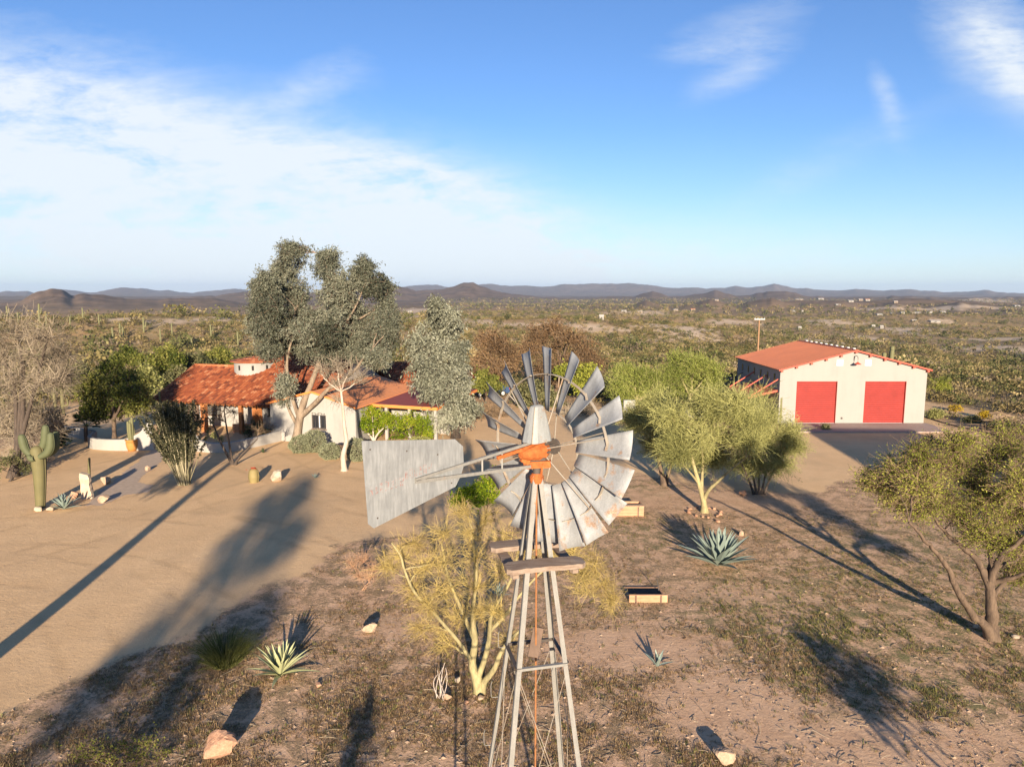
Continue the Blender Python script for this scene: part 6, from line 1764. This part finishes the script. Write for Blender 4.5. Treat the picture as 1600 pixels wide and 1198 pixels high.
c = gp(135, 779); m_ = mpp(c); hgt = 39 * m_; hw_ = 7.8 * m_; g = Geo(); rng = np.random.default_rng(6)
zs = np.linspace(-.05, hgt, 9); secs = []
for i, z in enumerate(zs):
    f = i / 8; wv = hw_ * (1.0 - .12 * f) * (1 + .05 * rng.normal()) * (1 if i < 8 else .8); dv = hw_ * .62 * (1 - .15 * f)
    corners = np.array([(-1, -1), (-.3, -1.08), (.4, -1.0), (1, -.9), (1.05, .2), (.9, 1), (0, 1.1), (-1, .9), (-1.06, 0)]) * (1 + rng.normal(size=(9, 2)) * .05)
    secs.append(np.concatenate([c + np.stack([corners[:, 0] * wv - .25 * hw_ * f, corners[:, 1] * dv + hw_ * .6, np.full(9, z) - corners[:, 0] * .05 * z], 1)]))
secs = np.array(secs); secs = np.concatenate([secs, secs[:, :1]], 1); g.grid(secs)
g.add(secs[-1][:9], t=[(0, i, i + 1) for i in range(1, 8)])
single(g, 'rock', R_PALE, 'tall upright standing stone near the saguaro', 'rock', c)

# ================================================================== GRASS AND LITTER ON THE YARD (one uncountable cover)
rng = np.random.default_rng(12)
N = 150000
px_ = rng.uniform(-60, 1660, N); py_ = 742 + (1230 - 742) * rng.random(N) ** .72
d0 = np.stack([(px_ - 800) / F, CP - (py_ - 599) / F * SP, -SP - (py_ - 599) / F * CP], 1)
P = np.array([0, 0, H]) + d0 * (H / -d0[:, 2])[:, None]
sand, green, bare = zones(P[:, 0], P[:, 1])
cl_ = fbm(P[:, 0] / .9, P[:, 1] / .9, 41, 4); cl2 = fbm(P[:, 0] / 3.5, P[:, 1] / 3.5, 43, 3)
pr = np.clip((cl_ - .36) * 3.0 + (cl2 - .5) * 1.6 + green * .25, 0, 1) * (1 - .93 * bare) * (sand < .42)
P = P[rng.random(N) < pr * .5]
P = P; n = len(P); gr = zones(P[:, 0], P[:, 1])[1]
isg = rng.random(n) < (.08 + .5 * gr * np.clip((fbm(P[:, 0] / 1.6, P[:, 1] / 1.6, 47, 3) - .3) * 4, .2, 1.3))


def tufts(P, hs, blades, seed, lay=.0):
    rng = np.random.default_rng(seed); n = len(P) * blades; ii = np.repeat(np.arange(len(P)), blades)
    a = rng.uniform(0, 6.283, n); el = np.clip(rng.normal(1.0 - lay, .35, n), .08, 1.5); h = hs * rng.uniform(.5, 1.3, n) * np.repeat(rng.uniform(.6, 1.35, len(P)), blades)
    b = P[ii] + np.stack([rng.normal(0, hs * .45, n), rng.normal(0, hs * .45, n), np.zeros(n)], 1)
    d = np.stack([np.cos(a) * np.cos(el), np.sin(a) * np.cos(el), np.sin(el)], 1); s = np.stack([-np.sin(a), np.cos(a), 0 * a], 1)
    V = np.stack([b - s * .009, b + s * .009, b + d * h[:, None]], 1)
    g = Geo(); g.add(V, t=np.arange(n * 3).reshape(n, 3), r=np.clip(np.repeat(rng.normal(.5, .2, len(P)), blades) + rng.normal(0, .16, n), 0, 1)); return g


struct(tufts(P[isg], .085, 9, 1).build('grass', leaf_mat('green_weed', (.065, .07, .02), (.22, .21, .07), (.34, .29, .12))), 'stuff')
struct(tufts(P[~isg], .085, 8, 2, .55).build('dry_grass', leaf_mat('dry_straw', (.10, .064, .036), (.42, .28, .145), (.58, .43, .22))), 'stuff')
# scattered pebbles
rng = np.random.default_rng(14); N = 3500
px_ = rng.uniform(-60, 1660, N); py_ = 720 + 500 * rng.random(N) ** .6
d0 = np.stack([(px_ - 800) / F, CP - (py_ - 599) / F * SP, -SP - (py_ - 599) / F * CP], 1); Pp = np.array([0, 0, H]) + d0 * (H / -d0[:, 2])[:, None]
keepm = zones(Pp[:, 0], Pp[:, 1])[0] < .8 + .2 * (rng.random(N) < .25)
Pp = Pp[keepm]
ico = np.array([(1, 0, 0), (-1, 0, 0), (0, 1, 0), (0, -1, 0), (0, 0, 1), (0, 0, -1)], float); icf = np.array([(0, 2, 4), (2, 1, 4), (1, 3, 4), (3, 0, 4), (2, 0, 5), (1, 2, 5), (3, 1, 5), (0, 3, 5)])
n = len(Pp); sz = .018 + .05 * rng.random((n, 1, 1)) ** 4
V = Pp[:, None] + ico[None] * sz * rng.uniform(.5, 1.2, (n, 6, 1)) * np.array([1.2, 1, .7])
g = Geo(); g.add(V, t=(icf[None] + np.arange(n)[:, None, None] * 6).reshape(-1, 3)); struct(g.build('gravel', R_TAN), 'stuff')

# fallen twigs lying over the dirt
rng = np.random.default_rng(15); N = 2600
px_ = rng.uniform(-60, 1660, N); py_ = 745 + 480 * rng.random(N) ** .6
d0 = np.stack([(px_ - 800) / F, CP - (py_ - 599) / F * SP, -SP - (py_ - 599) / F * CP], 1); Pt = np.array([0, 0, H]) + d0 * (H / -d0[:, 2])[:, None]
Pt = Pt[zones(Pt[:, 0], Pt[:, 1])[0] < .35]; n = len(Pt)
a = rng.uniform(0, 6.283, n); l = .06 + .4 * rng.random(n) ** 3; dv = np.stack([np.cos(a), np.sin(a), rng.uniform(0, .25, n)], 1) * l[:, None]
g = Geo(); g.tubes(bez(Pt + [0, 0, .012], Pt + dv * .5 + rng.normal(size=(n, 3)) * .02 + [0, 0, .03], Pt + dv + [0, 0, .012], 4), .0065, 3, r=rng.random(n)); struct(g.build('twig_litter', T_GREY), 'stuff')

# ================================================================== DESERT BEYOND THE YARD
L_DES = [leaf_mat('creosote', (.08, .066, .027), (.26, .205, .085), (.37, .29, .13)), leaf_mat('desert_olive', (.05, .056, .022), (.17, .165, .064), (.27, .235, .10)), leaf_mat('desert_grey', (.11, .085, .055), (.30, .23, .15), (.40, .32, .22)), leaf_mat('bursage', (.15, .115, .05), (.38, .29, .135), (.48, .38, .19))]


def bush_unit(n, seed, flat=.8):
    rng = np.random.default_rng(seed)
    cen = sph(rng, 7) * [.55, .55, .3] + [0, 0, .5]; rr = rng.uniform(.3, .5, 7)
    k = rng.integers(0, 7, n); d = sph(rng, n)
    P = cen[k] + d * rr[k][:, None] * rng.uniform(.6, 1.05, (n, 1)); P[:, 2] = np.maximum(P[:, 2] * flat, .02)
    D = unit(d + sph(rng, n)); S = unit(np.cross(D, sph(rng, n))); L = 1.9 / math.sqrt(n) * rng.uniform(.6, 1.3, (n, 1))
    return np.stack([P - D * L * .5, P + S * L * .32, P + D * L * .5, P - S * L * .32], 1)


def scatter(rng, N, r0, r1, powr, half=rad(44)):
    r = (r0 ** powr + (r1 ** powr - r0 ** powr) * rng.random(N)) ** (1 / powr); a = rng.uniform(-half, half, N)
    return r * np.sin(a), r * np.cos(a), r


def blocked(x, y):
    b = ((x > 19) & (x < 41) & (y > 54) & (y < 76))
    b |= ((x > -36) & (x < 8) & (y > 40) & (y < 78))
    return b


PCS = []
for px, py, rx, ry in PALES:
    c_ = gt(px, py); PCS.append((c_, rx * mpp(c_)))
rng = np.random.default_rng(21)
sets = []
for N, r0, r1, pw, s0, s1, nq in ((30000, 66, 300, 1.55, .55, 1.6, 52), (19000, 300, 850, 1.5, 1.0, 2.4, 22), (17000, 850, 2600, 1.35, 2.2, 5.0, 9), (1500, 115, 900, 1.4, 2.4, 5.2, 110)):
    x, y, r = scatter(rng, N, r0, r1, pw)
    dn = fbm(x / (r0 * .5), y / (r0 * .5), 51, 4)
    sd = poly_sd(x, y, SAND) if r0 < 100 else np.full(x.shape, -99.)
    ok = (rng.random(N) < np.clip((dn - .16) * 4, .45, 1)) & ~blocked(x, y) & (sd < -.8)
    ok &= (r > 78) | (np.abs(x) > 8)
    for c_, R_ in PCS:
        dd = np.hypot(x - c_[0], y - c_[1]); ok &= (dd > R_ * .75) | (rng.random(N) < .25)
    ok &= (r < 980) | ((terrain_z(x, y) < -8) & (x > -.1 * y))
    x, y, r = x[ok], y[ok], r[ok]
    sz = (s0 + (s1 - s0) * rng.random(len(x)) ** 1.8)
    sets.append([x, y, r, sz, nq])
# the nearest three hundred stand as individuals
x, y, r, sz, nq = sets[0]
vis = np.argsort(-(sz / r)); near = vis[:290]; rest = vis[290:]
protos = []
for k in range(8):
    U_ = bush_unit(260, 600 + k, .75 + .1 * (k % 3)); g = Geo(); g.add(U_, np.arange(260 * 4).reshape(260, 4), r=np.clip(np.random.default_rng(k).normal(.45, .25, 260), 0, 1))
    o = g.build('desert_shrub', L_DES[k % 4]); protos.append(o)
first = [True] * 8
LBL = ['olive creosote bush on the desert slope beyond the yard', 'dark olive bush on the desert slope beyond the yard', 'grey leafless-looking bush on the desert slope beyond the yard', 'straw-coloured low bush on the desert slope beyond the yard']
for i in near:
    k = int(rng.integers(0, 8)); o = protos[k]
    if not first[k]:
        o = protos[k].copy(); COL.objects.link(o)
    first[k] = False
    o.location = (x[i], y[i], float(terrain_z(x[i], y[i])) - .05); s_ = sz[i] * 1.15
    o.rotation_euler = (0, 0, rng.uniform(0, 6.28)); o.scale = (s_, s_, s_ * rng.uniform(.7, 1.1))
    tag(o, LBL[k % 4], 'shrub', ['olive creosote bushes of the slope', 'dark olive bushes of the slope', 'grey bushes of the slope', 'straw bushes of the slope'][k % 4])
sets[0] = [x[rest], y[rest], r[rest], sz[rest], nq]
geos = [Geo() for _ in range(4)]
for si, (x, y, r, sz, nq) in enumerate(sets):
    for v in range(8):
        m = np.arange(len(x)) % 8 == v
        if not m.any(): continue
        U_ = bush_unit(nq, 700 + v + 10 * si); n = m.sum()
        a = rng.uniform(0, 6.28, n); c_, s_ = np.cos(a), np.sin(a); S = sz[m]
        V = np.empty((n, nq, 4, 3)); V[..., 0] = (U_[None, ..., 0] * c_[:, None, None] - U_[None, ..., 1] * s_[:, None, None]) * S[:, None, None] + x[m][:, None, None]
        V[..., 1] = (U_[None, ..., 0] * s_[:, None, None] + U_[None, ..., 1] * c_[:, None, None]) * S[:, None, None] + y[m][:, None, None]
        V[..., 2] = U_[None, ..., 2] * S[:, None, None] + (terrain_z(x[m], y[m]) - .05)[:, None, None]
        rv = np.clip(rng.normal(.45, .2, n)[:, None] + rng.normal(0, .15, (n, nq)), 0, 1).ravel()
        geos[[0, 1, 3, 0, 1, 2, 1, 3][v]].add(V, np.arange(n * nq * 4).reshape(-1, 4), r=rv)
for k, g in enumerate(geos):
    struct(g.build('desert_scrub', L_DES[k]), 'stuff')
# far houses of the valley
M_FH = [plain('far_wall_white', (.26, .24, .21), .8, var=.05), plain('far_wall_tan', (.23, .175, .125), .8, var=.05)]; M_FR = [plain('far_roof_pale', (.36, .33, .3), .8), plain('far_roof_tile', (.42, .18, .10), .8)]
for i, (px, py, w_, h_, mi, ri) in enumerate([(1249, 469, 14, 3, 1, 0), (1283, 468, 10, 3, 0, 0), (1330, 472, 9, 4, 0, 0), (1345, 470, 7, 4, 1, 0), (1356, 470, 8, 4, 0, 1), (1400, 473, 7, 4, 1, 0), (1310, 477, 9, 3, 0, 0), (1240, 487, 9, 3, 0, 0), (1253, 487, 6, 3, 0, 0), (1375, 493, 10, 4, 0, 0), (1395, 491, 8, 4, 0, 0), (1411, 490, 7, 3, 0, 0), (1432, 490, 16, 3, 0, 0), (1452, 489, 12, 3, 0, 0), (1474, 489, 9, 4, 0, 0), (1429, 503, 9, 5, 1, 0), (1462, 504, 18, 4, 0, 0), (1250, 515, 6, 5, 0, 0), (1365, 512, 6, 4, 0, 0), (1378, 513, 6, 3, 0, 0), (975, 488, 9, 4, 0, 0), (1000, 489, 9, 3, 1, 0), (1056, 486, 8, 4, 1, 0), (1083, 486, 8, 5, 1, 1), (940, 500, 8, 3, 0, 0), (640, 488, 8, 4, 0, 0), (1590, 479, 10, 3, 0, 0), (1120, 470, 7, 3, 1, 0)]):
    c = gt(px, py); m_ = mpp(c); wd = w_ * m_ * .85; ht = max(h_ * m_ * .75, 2.0); dp = wd * .6
    rt_ = thing('distant_house', 'tiny pale house far out in the desert valley', 'house', c, 'distant houses in the valley')
    Geo().box(c[0] - wd / 2, c[0] + wd / 2, c[1], c[1] + dp, c[2] - 1.5, c[2] + ht * .75).build('wall', M_FH[mi], rt_)
    g = Geo(); z0 = c[2] + ht * .75 + .02; e = wd * .04
    g.prism([(c[0] - wd / 2 - e, c[1] - e, z0), (c[0] - wd / 2 - e, c[1] + dp + e, z0), (c[0] - wd / 2 - e, c[1] + dp / 2, z0 + ht * .3)], (wd + 2 * e, 0, 0)); g.build('roof', M_FR[ri], rt_)
    Geo().box(c[0] - wd * .1, c[0] + wd * .1, c[1] - .06, c[1] - .01, c[2] + ht * .25, c[2] + ht * .55).build('window', M_DARK, rt_)
